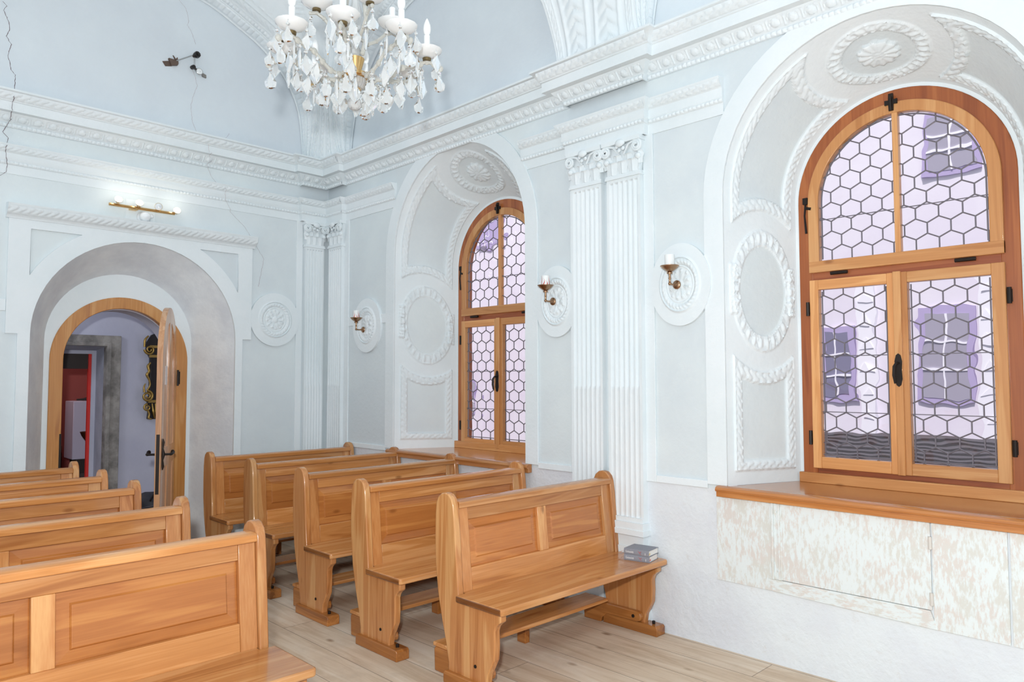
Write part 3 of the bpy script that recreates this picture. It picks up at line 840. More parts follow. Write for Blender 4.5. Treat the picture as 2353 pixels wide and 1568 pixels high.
    P('window_sill', m, SILL, bevel=.006)
    m = M(); nose = []
    ye = (w['c']+w['r']+.055, w['c']-w['r']-.055)
    prof = [(0,0),(-.035,0),(-.05,-.008),(-.056,-.020),(-.052,-.030),(-.040,-.034),(-.040,-.062),(0,-.062)]
    m.grid(np.array([[(XR-.004+p, y, SZ+z) for p, z in prof] for y in ye])); 
    for y in ye: m.add([(XR-.004+p, y, SZ+z) for p, z in prof], [tuple(range(len(prof)))])
    P('sill_nosing', m, SILL, bevel=0)
    m = M().box(X0-.045, X0-.006, c-.60, c+.60, SZ, SZ+.062); P('upstand', m, SASHY)
    return root
window('window_1', W1, 'near arched window with hexagonal leaded glass and wide sill', 0)
window('window_2', W2, 'far arched window partly hidden by its niche edge', 1)

# ------------------------------------------------------------------ old boards under the near sill
root = struct('trim_16', (XR, 1.6, .4), 'peeling white boards under the near window sill', 'panelling')
def board(nm, poly, th, mat=PEEL):
    m = M().prism(poly, onright, 0, th); return obj(nm, m, mat, root, smooth=0, bevel=.002)
board('plank', rect(1.90, 2.30, .405, .905), .009)
board('panel', rect(1.142, 1.895, .475, .905), .012)
board('plank', rect(.822, 1.135, .385, .905), .011)
board('plank', rect(.20, .812, .385, .905), .011)
board('rail', [(1.15,.472),(1.12,.385),(1.95,.405),(1.98,.472)], .014, PEELH)
m = M()
for a, b_, t in ((1.895,1.96,.012),(1.902,1.914,.022),(1.940,1.953,.022)): m.prism(rect(a, b_, .475, .90), onright, 0, t)
for z in (.52, .85): m.tube([onright(1.926, z, .012), onright(1.926, z, .016)], .006, 8)
obj('batten', m, PEEL, root, smooth=0, bevel=.002)
for z in (.53, .80):
    m = M().tube([onright(1.142, z-.03, .016), onright(1.142, z+.03, .016)], .009, 8); obj('hinge', m, plain('painted_hinge', 'd3cdc6', .6), root, smooth=40)

# ------------------------------------------------------------------ vault: arches over both walls, pendentives between them
def curve_pts(pts, n=44):
    pts = [np.array(p, float) for p in pts]; pts = [2*pts[0]-pts[1]] + pts + [2*pts[-1]-pts[-2]]
    out = []
    for i in range(1, len(pts)-2):
        p0, p1, p2, p3 = pts[i-1:i+3]
        for k in range(12):
            t = k/12; out.append(.5*((2*p1)+(-p0+p2)*t+(2*p0-5*p1+4*p2-p3)*t*t+(-p0+3*p1-3*p2+p3)*t**3))
    out.append(pts[-2]); out = np.array(out)
    d = np.r_[0, np.cumsum(np.linalg.norm(np.diff(out, axis=0), axis=1))]; L = np.linspace(0, d[-1], n*6)
    return np.stack([np.interp(L, d, out[:, k]) for k in range(2)], -1), L
backc, backL = curve_pts([(1.505,3.83),(1.505,3.92),(1.455,4.313),(1.35,4.56),(1.224,4.725),(1.04,4.88),(.844,4.985),(.479,5.138),(0,5.20)])
rightc, rightL = curve_pts([(1.43,3.83),(1.42,4.0),(1.345,4.30),(1.216,4.52),(.95,4.82),(.615,5.02),(.387,5.10),(0,5.15)])
def archivolt(m, cv, L, fn, sgn, c, wtop=.30):
    """fn(u, v, w): wall plane; bands step out of the wall and up, ending at the pendentive edge; returns that edge"""
    n = len(cv); tz = np.gradient(cv, axis=0); tz /= np.linalg.norm(tz, axis=1, keepdims=True)
    nrm = np.stack([-tz[:, 1], tz[:, 0]], -1)          # outward (away from the arch centre)
    cenv = cv - np.array([0, 3.9]); s_ = np.sign(np.sum(nrm*cenv, 1)); nrm *= np.where(s_ == 0, 1, s_)[:, None]
    rp = .35 + .65*np.clip((cv[:, 1]-3.83)/.7, 0, 1)
    nb = 40; b = np.linspace(0, 1, nb)
    W = np.zeros((n, nb)); O = np.zeros((n, nb)); l = L[:, None]
    # rope | plain | tongues in a cavetto | fillet | beads | leaf band | fillet
    bb = b[None, :]
    W = bb*wtop*np.ones((n, 1)); O = .10*bb**1.5*np.ones((n, 1))
    rope = np.clip(1-np.abs(bb-.03)/.03, 0, 1)**.5*(.008+.010*np.abs(np.sin(l*PI/.02)))
    tong = np.where((bb > .10) & (bb < .42), .026*pat_tongue(.052)(l, np.clip((bb-.10)/.32, 0, 1)), 0)
    fil = .010*np.exp(-((bb-.46)/.02)**2) + .010*np.exp(-((bb-.97)/.02)**2) + .008*np.exp(-((bb-.68)/.015)**2)
    bead = np.where((bb > .50) & (bb < .62), .016*pat_bead(.034)(l, np.clip((bb-.50)/.12, 0, 1)), 0)
    leaf = np.where((bb > .74) & (bb < .92), .016*pat_leaf(.06)(l, np.clip((bb-.74)/.18, 0, 1)), 0)
    H = rope + tong + fil + bead + leaf
    P = np.zeros((n, nb, 3))
    for i in range(n):
        for j in range(nb):
            o = O[i, j]*rp[i] - H[i, j]*.6; ww = W[i, j]*rp[i] + H[i, j]*.5 + .004
            u = c + sgn*(cv[i, 0] + nrm[i, 0]*o); v = cv[i, 1] + nrm[i, 1]*o
            P[i, j] = fn(u, v, ww)
    m.grid(P); return P[:, -1], P
def pendentive(m, E1, E2, outward, ribs, bulge=.16, nu=60):
    n = len(E1); u = np.linspace(0, 1, nu)
    base = E1[:, None]*(1-u[None, :, None]) + E2[:, None]*u[None, :, None]
    gap = np.linalg.norm(E1-E2, axis=1)
    up_ = np.clip((E1[:, 2]-3.9)/1.1, 0, 1)
    base = base + np.array(outward)[None, None]*(np.sin(u*PI)[None, :]*(gap*up_)[:, None]*bulge)[..., None]
    Lc = np.r_[0, np.cumsum(np.linalg.norm(np.diff((E1+E2)/2, axis=0), axis=1))][:, None]
    H = np.zeros((n, nu))
    for c, wd, pt, h in ribs:
        k0 = (u[None, :]-c)/wd + .5; k = np.clip(k0, 0, 1); H += np.where((k > 0) & (k < 1), h*pt(Lc, k), 0); k = k0 + 0*Lc
        H += h*.7*np.exp(-((k-0)/.08)**2) + h*.7*np.exp(-((k-1)/.08)**2)
    P = base - np.array(outward)[None, None]*H[..., None]
    m.grid(P)
mA = M(); eA, _ = archivolt(mA, backc, backL, onback, 1, 2.2); archivolt(mA, backc, backL, onback, -1, 2.2)
sobj('trim_17', mA, WHITE, 'ribbed stucco arch over the door wall', 'arch', smooth=50)
mB = M(); eB, _ = archivolt(mB, rightc, rightL, onright, 1, 4.92); eB2, _ = archivolt(mB, rightc, rightL, onright, -1, 4.92)
sobj('trim_18', mB, WHITE, 'stucco arch on the window wall, spanning the far window', 'arch', smooth=50)
mC = M(); eC, _ = archivolt(mC, rightc, rightL, onright, 1, 1.28)
sobj('trim_19', mC, WHITE, 'stucco arch on the window wall, spanning the near window', 'arch', smooth=50)
nA = min(len(eA), len(eB))
def resample(E, n):
    d = np.r_[0, np.cumsum(np.linalg.norm(np.diff(E, axis=0), axis=1))]; L = np.linspace(0, d[-1], n)
    return np.stack([np.interp(L, d, E[:, k]) for k in range(3)], -1)
m = M()
o = (.66, .66, .35)
pendentive(m, resample(eA, 200), resample(eB, 200), o, [(.10,.10,pat_leaf(.07),.012),(.36,.14,pat_egg(.06),.014),(.64,.14,pat_egg(.06),.014),(.90,.10,pat_leaf(.07),.012)])
sobj('ceiling', m, WHITE, 'ribbed white vault rising from the room corner', 'vault', smooth=50)
# rib between the two window bays
T = np.array([(XR-.16 - .9*(1-math.cos(t*PI/2)), 3.10, 3.83 + 1.6*math.sin(t*PI/2)) for t in np.linspace(0, 1, 200)])
m = M(); e2, e3 = resample(eB2, 200), resample(eC, 200)
fol = lambda l, k: np.abs(np.sin(l*PI/.09 + np.abs(k-.5)*5))**.6*np.sin(k*PI)
pendentive(m, e2, T, (.7, 0, .4), [(.12,.14,pat_leaf(.07),.012),(.62,.55,fol,.030)], bulge=.03)
pendentive(m, T, e3, (.7, 0, .4), [(.88,.14,pat_leaf(.07),.012),(.38,.55,fol,.030)], bulge=.03)
sobj('trim_20', m, WHITE, 'foliate stucco springing above the twin pilasters', 'vault', smooth=50)

# ------------------------------------------------------------------ cracks in the plaster (fine recessed lines)
def corn_p(z):
    pr = [(a, b) for a, b in corn[1:-1]] ; best = .0
    if 3.58 <= z <= 3.842:
        for (p0, z0), (p1, z1) in zip(corn[:-1], corn[1:]):
            if min(z0, z1) <= z <= max(z0, z1): best = max(best, p0, p1)
        return best + .012
    if 3.215 <= z <= 3.442:
        for (p0, z0), (p1, z1) in zip(arc_[:-1], arc_[1:]):
            if min(z0, z1) <= z <= max(z0, z1): best = max(best, p0, p1)
        return best + .010
    return .0
def crack(pts, wd, mat):
    r = random.Random(int(pts[0][0]*1000)); fine = []
    for (a, b), (c, d) in zip(pts[:-1], pts[1:]):
        L = math.hypot(c-a, d-b); k = max(2, int(L/.012))
        for i in range(k):
            t = i/k; fine.append((a+(c-a)*t + r.uniform(-.003, .003), b+(d-b)*t))
    fine.append(pts[-1]); m = M(); P = []
    for i, (x, z) in enumerate(fine):
        w = wd*(.6 + .8*r.random())/2; q = corn_p(z); x0_, z0_ = x, z
        for _ in range(4):
            k_ = (YB-q)/YB; x, z = x0_*k_, 1.6 + (z0_-1.6)*k_; q = corn_p(z)
        P.append([onback(x-w, z, q+.0015), onback(x, z, q+.0035), onback(x+w, z, q+.0015)])
    m.grid(np.array(P)); return obj('crack', m, mat, wall_back, smooth=0)
crack([(1.118,4.571),(1.146,4.542),(1.125,4.501),(1.164,4.419),(1.17,4.365),(1.149,4.302),(1.183,4.246),(1.162,4.151),(1.178,4.094),(1.184,4.046),(1.217,4.011),(1.216,3.899),(1.202,3.728),(1.191,3.636),(1.148,3.537),(1.186,3.497),(1.17,3.399),(1.183,3.281),(1.177,3.225),(1.14,3.19)], .004, CRACK)
crack([(2.451,5.078),(2.515,5.023),(2.542,4.915),(2.53,4.871),(2.569,4.819),(2.609,4.714)], .0026, CRACKF)
crack([(2.583,4.469),(2.614,4.399),(2.63,4.325),(2.595,4.211),(2.578,4.128),(2.593,3.976),(2.633,3.894),(2.70,3.86)], .0026, CRACKF)
crack([(2.744,3.80),(2.766,3.662),(2.735,3.603),(2.776,3.506),(2.829,3.45)], .0026, CRACKF)
crack([(2.909,3.425),(2.918,3.307),(2.967,3.222),(2.962,3.201),(3.118,3.066),(3.31,2.785),(3.258,2.509)], .0026, CRACKF)
crack([(2.865,3.86),(2.90,3.885),(2.94,3.95)], .003, CRACKF)

# ------------------------------------------------------------------ door
droot = struct('door_1', (DC, YB+ND, 0), 'arched pine door standing open into the room', 'door')
dc = DC - .02
fb = lambda u, v, w: (u, YB + ND - w, v)
m = M(); fo = arch(dc, FRo, FRs, 0, 40); fi = arch(dc, FRi, FRs, 0, 40)
m.prism(fo + list(reversed(fi)), fb, -.06, .02)
obj('door_frame', m, DOORW, droot, bevel=.005)
m = M(); fo = arch(dc, FRi+.03, FRs, 0, 40); fi = arch(dc, FRi-.006, FRs, 0, 40)
m.prism(fo + list(reversed(fi)), fb, -.30, -.06)
obj('door_rebate', m, PASS, droot, smooth=40)
m = M().box(dc-FRi-.002-.012, dc-FRi-.002+.004, YB+ND-.022, YB+ND+.01, .72, 1.14); obj('strike_plate', m, IRON, droot, smooth=0)
# leaf: local u from hinge (0) to free edge (.93), rotated open
hx, hy = dc + FRi, YB + ND - .02
ph = math.radians(243.5); du = Vector((math.cos(ph), math.sin(ph), 0)); dn_ = Vector((math.sin(ph), -math.cos(ph), 0))   # dn_: away from the visible face
LW = .935
def leaf(u, v, w): p = Vector((hx, hy, 0)) + du*u - dn_*w; return (p.x, p.y, v)
m = M()
lc = LW/2; lr = lc; ls = FRs
def lring(inset, z0): return arch(lc, lr-inset, ls, z0, 36)
full_leaf = lring(0, .01)
pan_hi = [(lc+.055, 1.02)] + [(lc+.055+ (lr-.155)*0, 1.02)]
def panelshape(sd):
    a = .05; R = lr - .13; pts = []
    # half arched panel beside the middle stile
    tmax = math.acos(a/R)
    pts.append((lc+sd*R, 1.02))
    for i in range(17):
        t = tmax*i/16; pts.append((lc + sd*R*math.cos(t), ls + R*math.sin(t)))
    pts.append((lc+sd*a, 1.02)); return pts
lowp = [rect(lc+.05, lc+lr-.13, .16, .86), rect(lc-lr+.13, lc-.05, .16, .86)]
hp_ = [panelshape(1), panelshape(-1)]
m.prism(full_leaf, leaf, -.045, .0, holes=hp_ + lowp)
door_leaf = obj('door_leaf', m, LEAFW, droot, bevel=.004)
for pnl in hp_ + lowp:
    m = M().prism(pnl, leaf, -.032, -.012); obj('door_panel', m, LEAFW, door_leaf, smooth=0)
m = M().prism(rect(LW-.001, LW+.003, .66, 1.15), lambda u, v, w: leaf(u, v, w), -.036, -.010)
obj('lock_plate', m, IRON, door_leaf, smooth=0)
for sgn, nm in ((1, 0), (-1, 1)):
    m = M(); off = 0 if sgn > 0 else -.045; uu = LW-.075
    f = lambda u, v, w: leaf(uu+u, .98+v, off + sgn*w)
    if sgn > 0:
        m.tube([f(0,-.13,.006), f(0,-.1,.010), f(0,-.05,.006), f(0,0,.010), f(0,.05,.006), f(0,.10,.010), f(0,.13,.006)], [.004,.010,.006,.016,.006,.010,.004], 8)
    m.tube([f(0,0,0), f(0,0,.05), f(-.005,0,.065), f(-.02,0,.072)], [.010,.009,.011,.012], 8)
    m.tube([f(0,.0,.066), f(-.05,.0,.072), f(-.085,.003,.072), f(-.105,.008,.070), f(-.115,.02,.068)], [.012,.010,.014,.018,.012], 8)
    obj('handle', m, IRON, door_leaf, smooth=40)
for z in (1.62, .30):
    m = M().tube([(hx+.012, hy-.012, z-.075), (hx+.012, hy-.012, z+.075)], .010, 8); m.box(hx+.012, hx+.035, hy-.004, hy+.002, z-.06, z+.06)
    obj('hinge', m, IRON, droot, smooth=40)
m = M().prism(rect(LW-.25, LW-.13, 1.56, 1.72), leaf, .002, .005)
o = obj('paper_note', m, plain('pinkish_white_paper', 'eadedb', .8), None, smooth=0)
tag(o, 'small paper note pinned high on the open pine door', 'note')

# ------------------------------------------------------------------ passage behind the door
m = M(); Y2 = 9.0
sd = [(2.04, 0), (2.395, 0), (2.395, 1.945), (2.04, 1.945)]
outl = [(-1.6,0),(1.30,0),(1.30,1.975),(2.54,1.975),(2.54,0),(5.2,0),(5.2,3.2),(-1.6,3.2)]
m.face(outl, lambda u, v, w: (u, Y2, v), 0)
m.add([(5.2,YB+.45,0),(5.2,Y2,0),(5.2,Y2,3.2),(5.2,YB+.45,3.2)], [(0,1,2,3)])
m.add([(0,YB+.45,0),(0,Y2,0),(0,Y2,3.2),(0,YB+.45,3.2)], [(0,1,2,3)])
sobj('wall_passage', m, PASS, 'lavender-grey wall of the passage seen through the door', 'wall', smooth=0)
m = M().box(0, 5.2, YB+.45, Y2, 3.2, 3.25); sobj('ceiling_passage', m, PASS, 'ceiling of the passage behind the door', 'ceiling', smooth=0)
d2 = struct('door_2', (2.2, Y2, 0), 'grey sandstone door frame in the passage wall', 'door')
m = M()
oo = [(1.10,0),(1.30,0),(1.30,1.975),(2.54,1.975),(2.54,0),(2.69,0),(2.69,2.095),(1.10,2.095)]
f2 = lambda u, v, w: (u, Y2 - w, v)
m.prism(oo, f2, -.05, .05)
m.prism([(2.54,0),(2.585,0),(2.585,2.015),(1.10,2.015),(1.10,1.975),(2.54,1.975)], f2, .05, .075)
obj('stone_frame', m, STONE, d2, smooth=0, bevel=.006)
m = M()
m.add([(2.541,Y2-.04,0),(2.556,Y2+.40,0),(2.556,Y2+.40,1.94),(2.541,Y2-.04,1.974)], [(0,1,2,3)])
m.add([(1.3,Y2-.04,1.974),(2.541,Y2-.04,1.974),(2.556,Y2+.40,1.94),(1.3,Y2+.40,1.94)], [(0,1,2,3)])
obj('reveal', m, STONEP, d2, smooth=0)
m = M().prism([(1.3,1.90),(2.512,1.90),(2.512,0),(2.556,0),(2.556,1.94),(1.3,1.94)], lambda u, v, w: (u, Y2+w, v), .38, .43); obj('white_inner_frame', m, PASS, d2, smooth=0)
m = M().box(2.482, 2.512, Y2+.40, Y2+.44, 0, 1.90); obj('red_edge', m, REDT, d2, smooth=0)
m = M().box(1.2, 2.51, Y2+.42, Y2+.48, 1.73, 1.91); obj('dark_lintel', m, DARK, d2, smooth=0)
# the further room
m = M().box(1.0, 5.0, 12.4, 12.5, 0, 3.0); m.box(1.0, 5.0, 9.55, 12.5, 3.0, 3.05); m.box(5.0, 5.05, 9.5, 12.5, 0, 3); m.box(1.0,1.05,9.5,12.5,0,3)
sobj('wall_far_room', m, REDW, 'red wall of the further room', 'wall', smooth=0)
m = M().box(1.0, 5.0, 9.55, 12.5, -.12, 0); sobj('floor_far_room', m, DARK, 'dark floor of the further room', 'floor', smooth=0)
t = thing('covered_stand', 'tall stand under lilac-white cloth in the further red room', 'stand', (2.95, 11.2, 0))
m = M().box(2.74, 3.15, 11.0, 11.4, .55, 1.32); obj('cloth', m, CLOTH, t, bevel=.01)
m = M().box(2.80, 3.1, 11.05, 11.35, 0, .55); obj('base', m, DARK, t)
m = M().tube([(2.80, 11.1, 1.338), (2.88, 11.09, 1.342), (2.95, 11.1, 1.352), (3.05, 11.1, 1.345)], [.012,.018,.03,.02], 6)
tag(obj('crumpled_scarf', m, DARK2, smooth=60), 'dark crumpled scarf lying on the cloth-covered stand', 'scarf')
t = thing('metal_bowl', 'copper-coloured bowl on a thin stand before the cloth-covered stand', 'bowl', (2.78, 10.4, 0))
m = M().lathe([(0,.83),(.05,.84),(.09,.90),(.11,.95),(.10,.95),(.04,.86)], (2.78,10.4,0), 16); obj('bowl', m, plain('copper', '9a6a50', .35, .9), t, smooth=60)
m = M().tube([(2.78,10.4,.0),(2.78,10.4,.84)], .015, 8); m.lathe([(0,0),(.10,0),(.09,.02),(0,.03)], (2.78,10.4,0), 12); obj('stand', m, DARK, t, smooth=40)
for i in range(5):
    m = M().box(2.30+.02*i, 2.74-.01*i, 11.5, 11.9, .62+.11*i, .70+.11*i)
    tag(obj('stacked_plank', m, DARK3, bevel=.004), 'reddish-brown board in the slatted stack in the red room', 'board', 'boards stacked in the red room')
m = M().box(2.2, 2.73, 11.45, 12.0, 0, .62); tag(obj('storage_chest', m, DARK, bevel=.01), 'dark chest under the stacked boards in the red room', 'chest')
for i, (x, y, z, a) in enumerate([(2.52,9.85,.0,.2),(2.55,9.88,.24,-.3)]):
    m = M()
    for k in range(7):
        rr = .22*math.sin(PI*(k+.6)/7.4)
        m.lathe([(rr,0)], (0,0,0), 4) if False else None
    m.grid(np.array([[(x + .24*math.copysign(abs(math.cos(b))**.5, math.cos(b))*math.sin(aa)**.5, y + .18*math.copysign(abs(math.sin(b))**.5, math.sin(b))*math.sin(aa)**.5, z+.125+.12*math.cos(aa)) for b in np.linspace(0,2*PI,20,endpoint=False)] for aa in np.linspace(.001,PI-.001,10)]), closed=True)
    tag(obj('seat_cushion', m, DARK2, smooth=60), ['dark cushion lowest in the further room doorway', 'dark cushion on top of the other in the further room'][i], 'cushion', 'dark cushions in the further room')

# gilded black wall ornament behind the door leaf
t = thing('carved_wall_ornament', 'black and gilt carved ornament hanging on the passage wall', 'ornament', (3.10, Y2, 1.6))
f = lambda u, v, w: (u, Y2 - w, v)
m = M()
half_o = [(2.985,1.15),(3.0,1.30),(2.975,1.36),(3.0,1.42),(3.0,1.85),(2.975,1.90),(2.955,1.96),(2.965,2.04),(3.01,2.12),(3.10,2.16)]
out = half_o + [(6.20-u, v) for u, v in reversed(half_o[:-1])]
m.prism(out, f, .0, .05); obj('backboard', m, BLACK, t, bevel=.008)
def scroll(m, cu, cz, r0, turns, sgn, rad, start=0.0):
    pts = []
    for i in range(40):
        k = i/39; a = start + sgn*turns*2*PI*k; r = r0*(1-.78*k)
        pts.append(f(cu + r*math.cos(a), cz + r*math.sin(a), .065+.012*k))
    m.tube(pts, [rad*(1-.45*i/39) for i in range(40)], 7)
for sgn in (-1, 1):
    m = M(); q = lambda u: 3.10 + sgn*(u-3.10) if sgn > 0 else u
    mir = (lambda u: u) if sgn < 0 else (lambda u: 6.20-u)
    s_ = -sgn
    scroll(m, mir(2.985), 1.95, .055, 1.6, s_, .014, PI if sgn < 0 else 0)
    m.stube([f(mir(2.93),1.98,.06), f(mir(2.935),2.06,.06), f(mir(2.97),2.11,.06)], [.012,.014,.008], 7)
    m.stube([f(mir(3.0),1.80,.06), f(mir(2.975),1.76,.06), f(mir(2.985),1.70,.065), f(mir(2.965),1.66,.06), f(mir(2.99),1.60,.06), f(mir(3.0),1.54,.06), f(mir(2.97),1.48,.06)], [.01,.018,.014,.018,.012,.010,.012], 7)
    scroll(m, mir(2.972), 1.415, .062, 1.8, -s_, .016, PI/2)
    m.stube([f(mir(2.94),1.46,.06), f(mir(2.935),1.52,.06), f(mir(2.95),1.56,.06)], [.014,.010,.006], 7)
    scroll(m, mir(2.975), 1.285, .04, 1.4, s_, .013, PI/2)
    m.stube([f(mir(2.98),1.26,.06), f(mir(3.0),1.21,.06), f(mir(2.995),1.165,.06), f(mir(3.03),1.15,.06)], [.011,.012,.013,.006], 7)
    obj('gilt_scroll', m, GOLDL, t, smooth=60)
for z in (1.34, 1.86, 1.97): obj('gilt_band', M().box(2.985, 3.215, Y2-.072, Y2-.05, z, z+.03), GOLDL, t, smooth=40)
m = M()
for k in range(5): m.stube([f(3.03+.035*k, 1.33, .055), f(3.04+.03*k, 1.24, .07), f(3.06+.02*k, 1.16, .055)], [.008,.014,.006], 7)
obj('gilt_tassels', m, GOLDL, t, smooth=40)
# black bag
t = thing('black_bag', 'black bag slumped on the passage floor by the door', 'bag', (2.86, 8.15, 0))
m = M(); P = []
for aa in np.linspace(.02, PI-.02, 14):
    P.append([(2.86 + .26*math.copysign(abs(math.cos(b))**.6, math.cos(b))*math.sin(aa)**.45, 8.15 + .17*math.copysign(abs(math.sin(b))**.6, math.sin(b))*math.sin(aa)**.45,
               .21 + .205*math.copysign(abs(math.cos(aa))**.7, math.cos(aa)) + .02*math.sin(5*b+3*aa)) for b in np.linspace(0, 2*PI, 26, endpoint=False)])
m.grid(np.array(P), closed=True); obj('body', m, BAGM, t, smooth=70)
m = M().tube([(2.72,8.02,.36),(2.74,7.98,.43),(2.84,7.97,.45),(2.94,7.98,.42),(2.97,8.02,.36)], .010, 6); obj('strap', m, BLACK, t, smooth=60)
m = M().tube([(2.62,7.98,.30),(2.85,7.972,.33),(3.08,7.98,.29)], .006, 6); obj('zip', m, plain('grey_zip', '55555c', .5), t, smooth=60)

# ------------------------------------------------------------------ pews
def make_pew(L, label):
    t = thing('church_pew', label, 'pew', (0,0,0), 'varnished pine pews')
    TH = .042
    prof = [(.405,.03),(.405,.10),(.425,.19),(.462,.31),(.497,.45),(.517,.60),(.523,.74),(.520,.87),(.513,.93),(.497,.962),(.470,.983),(.440,.989),(.408,.981),(.384,.958),(.372,.925),(.362,.85),(.345,.66),(.325,.438),
            (.02,.438),(.004,.428),(.004,.394),(.018,.386),(.040,.366),(.050,.34),(.048,.27),(.052,.20),(.075,.155),(.098,.115),(.106,.07),(.106,.03)]
    for x in (0, L-TH):
        m = M().prism(prof, lambda u, v, w, x=x: (x+w, u, v), 0, TH); obj('end_panel', m, WZ, t, bevel=.006)
    for x in (-.024, L-TH-.024):
        m = M().prism([(.0,0),(.42,0),(.42,.05),(.41,.062),(.01,.062),(0,.05)], lambda u, v, w, x=x: (x+w, u, v), 0, .09)
        ft = obj('foot', m, WY, t, bevel=.004)
        for s in (.053, .401): obj('bolt', M().tube([(x+.045, s, .060), (x+.045, s, .080)], .010, 8), IRON, ft, smooth=40)
    m = M().prism([(0,.012),(.012,0),(L+.05-.012,0),(L+.05,.012),(L+.05,.40),(0,.40)], lambda u, v, w: (u-.025, v-.018, w), .452, .488)
    # seat slides between the posts: cut corners around the end panels
    m = M().prism([(-.025,-.018),(-.013,-.030),(L+.013,-.030),(L+.025,-.018),(L+.025,.322),(L-TH,.322),(L-TH,.395),(TH,.395),(TH,.322),(-.025,.322)], lambda u, v, w: (u, v, w), .434, .469)
    st = obj('seat', m, [WX, ENDG], t, bevel=.009)
    for p_ in st.data.polygons:
        if abs(p_.normal.x) > .9: p_.material_index = 1
    # back frame leans: y = .352 at z .49 to .402 at z .93 (front face)
    def bk(x, v, w): return (x, .345 + (v-.486)*.105 - w, v)
    a0, a1 = TH, L-TH; sw = .076; mid = (a0+a1)/2
    zt, zp1, zp0, zb = .912, .838, .582, .467
    pans = [(a0+sw, mid-sw/2), (mid+sw/2, a1-sw)]
    for xa, xb in ((a0, a0+sw), (mid-sw/2, mid+sw/2), (a1-sw, a1)):
        m = M().prism(rect(xa+.0005, xb-.0005, zb if xa != mid-sw/2 else zp0, zt if xa != mid-sw/2 else zp1), bk, -.032, .0015); obj('stile', m, WZ, t, bevel=.003)
    m = M().prism(rect(a0+sw, a1-sw, zp1, zt), bk, -.032, 0); obj('upper_rail', m, WX, t, bevel=.003)
    m = M().prism(rect(a0+sw, a1-sw, zb, zp0), bk, -.032, 0); obj('lower_rail', m, WX, t, bevel=.003)
    for xa, xb in pans:
        m = M(); iw = .052
        o_ = rect(xa-.004, xb+.004, zp0-.004, zp1+.004); 
        lv = [(0, -.020), (.004, -.018), (iw-.006, -.014), (iw, -.007), (iw+.003, -.006)]
        rings = []
        for k, d in lv:
            rings.append([bk(*p, d) for p in rect(xa+k, xb-k, zp0+k, zp1-k)])
        for r0, r1 in zip(rings[:-1], rings[1:]):
            m.add(r0+r1, [(i, (i+1) % 4, 4+(i+1) % 4, 4+i) for i in range(4)])
        m.add(rings[-1], [(0,1,2,3)])
        bkp = [bk(*p, -.028) for p in rect(xa, xb, zp0, zp1)]
        m.add(rings[0]+bkp, [(i, (i+1) % 4, 4+(i+1) % 4, 4+i) for i in range(4)]); m.add(bkp, [(3,2,1,0)])
        obj('back_panel', m, WP, t, smooth=0)
    cap = [(.366,.908),(.372,.906),(.455,.906),(.462,.914),(.462,.934),(.452,.944),(.380,.944),(.366,.936)]
    m = M().prism(cap, lambda u, v, w: (w, u, v), TH, L-TH); obj('top_rail', m, WX, t, bevel=.003)
    # kneeler behind, carried by bracket arms on the inner side of the legs
    for x in (TH, L-TH-.034):
        arm = [(.112,.098),(.120,.075),(.145,.064),(.33,.064),(.39,.060),(.425,.03),(.435,.0),(.575,.0),(.58,.118),(.57,.130),(.40,.130),(.145,.130),(.12,.120)]
        m = M().prism(arm, lambda u, v, w, x=x: (x+w, u, v), 0, .034); br = obj('kneeler_bracket', m, WY, t, bevel=.006)
        m = M().tube([(x-.001 if x > .5 else x+.035, .17, .097), (x-.005 if x > .5 else x+.039, .17, .097)], .011, 8); obj('bolt', m, IRON, br, smooth=40)
    for a_ in (-.004, L-.001): obj('bolt', M().tube([(a_,.19,.135),(a_+.005,.19,.135)], .009, 8), IRON, t, smooth=40)
    m = M().box(TH, L-TH, .395, .59, .130, .154); obj('kneeler_board', m, WX, t, bevel=.006)
    m = M().box(L/2-.02, L/2+.02, .50, .57, 0, .130); obj('kneeler_support', m, WY, t, bevel=.004)
    return t
LR = 1.405
XW = 2.565
rows_r = [(2.565,2.665),(2.545,3.475),(2.585,4.285),(2.600,5.105),(2.59,5.855)]
lab_r = ['varnished pine pew with two grey books on its seat', 'pine pew directly behind the pew holding the books', 'pine pew in the middle of the window-side row', 'fourth pine pew back in the window-side row', 'last pine pew of the window-side row, beside the corner pilasters']
proto = make_pew(LR, lab_r[0]); proto.location = (*rows_r[0], 0)
for (x, y), lb in zip(rows_r[1:], lab_r[1:]): dup(proto, (x, y, 0), lb)
LL = 1.655
lab_l = ['front pine pew across the aisle, cut off by the photo edge', 'second pine pew of the row across the aisle from the windows', 'middle pine pew of the row across the aisle from the windows', 'fourth pine pew back in the row across the aisle', 'last pine pew across the aisle, directly before the open door']
right_l = [(1.510,2.665),(1.535,3.56),(1.575,4.42),(1.600,5.15),(1.605,5.86)]
p2 = make_pew(LL, lab_l[0]); p2.location = (right_l[0][0]-LL, right_l[0][1], 0)
for (x, y), lb in zip(right_l[1:], lab_l[1:]): dup(p2, (x-LL, y, 0), lb)

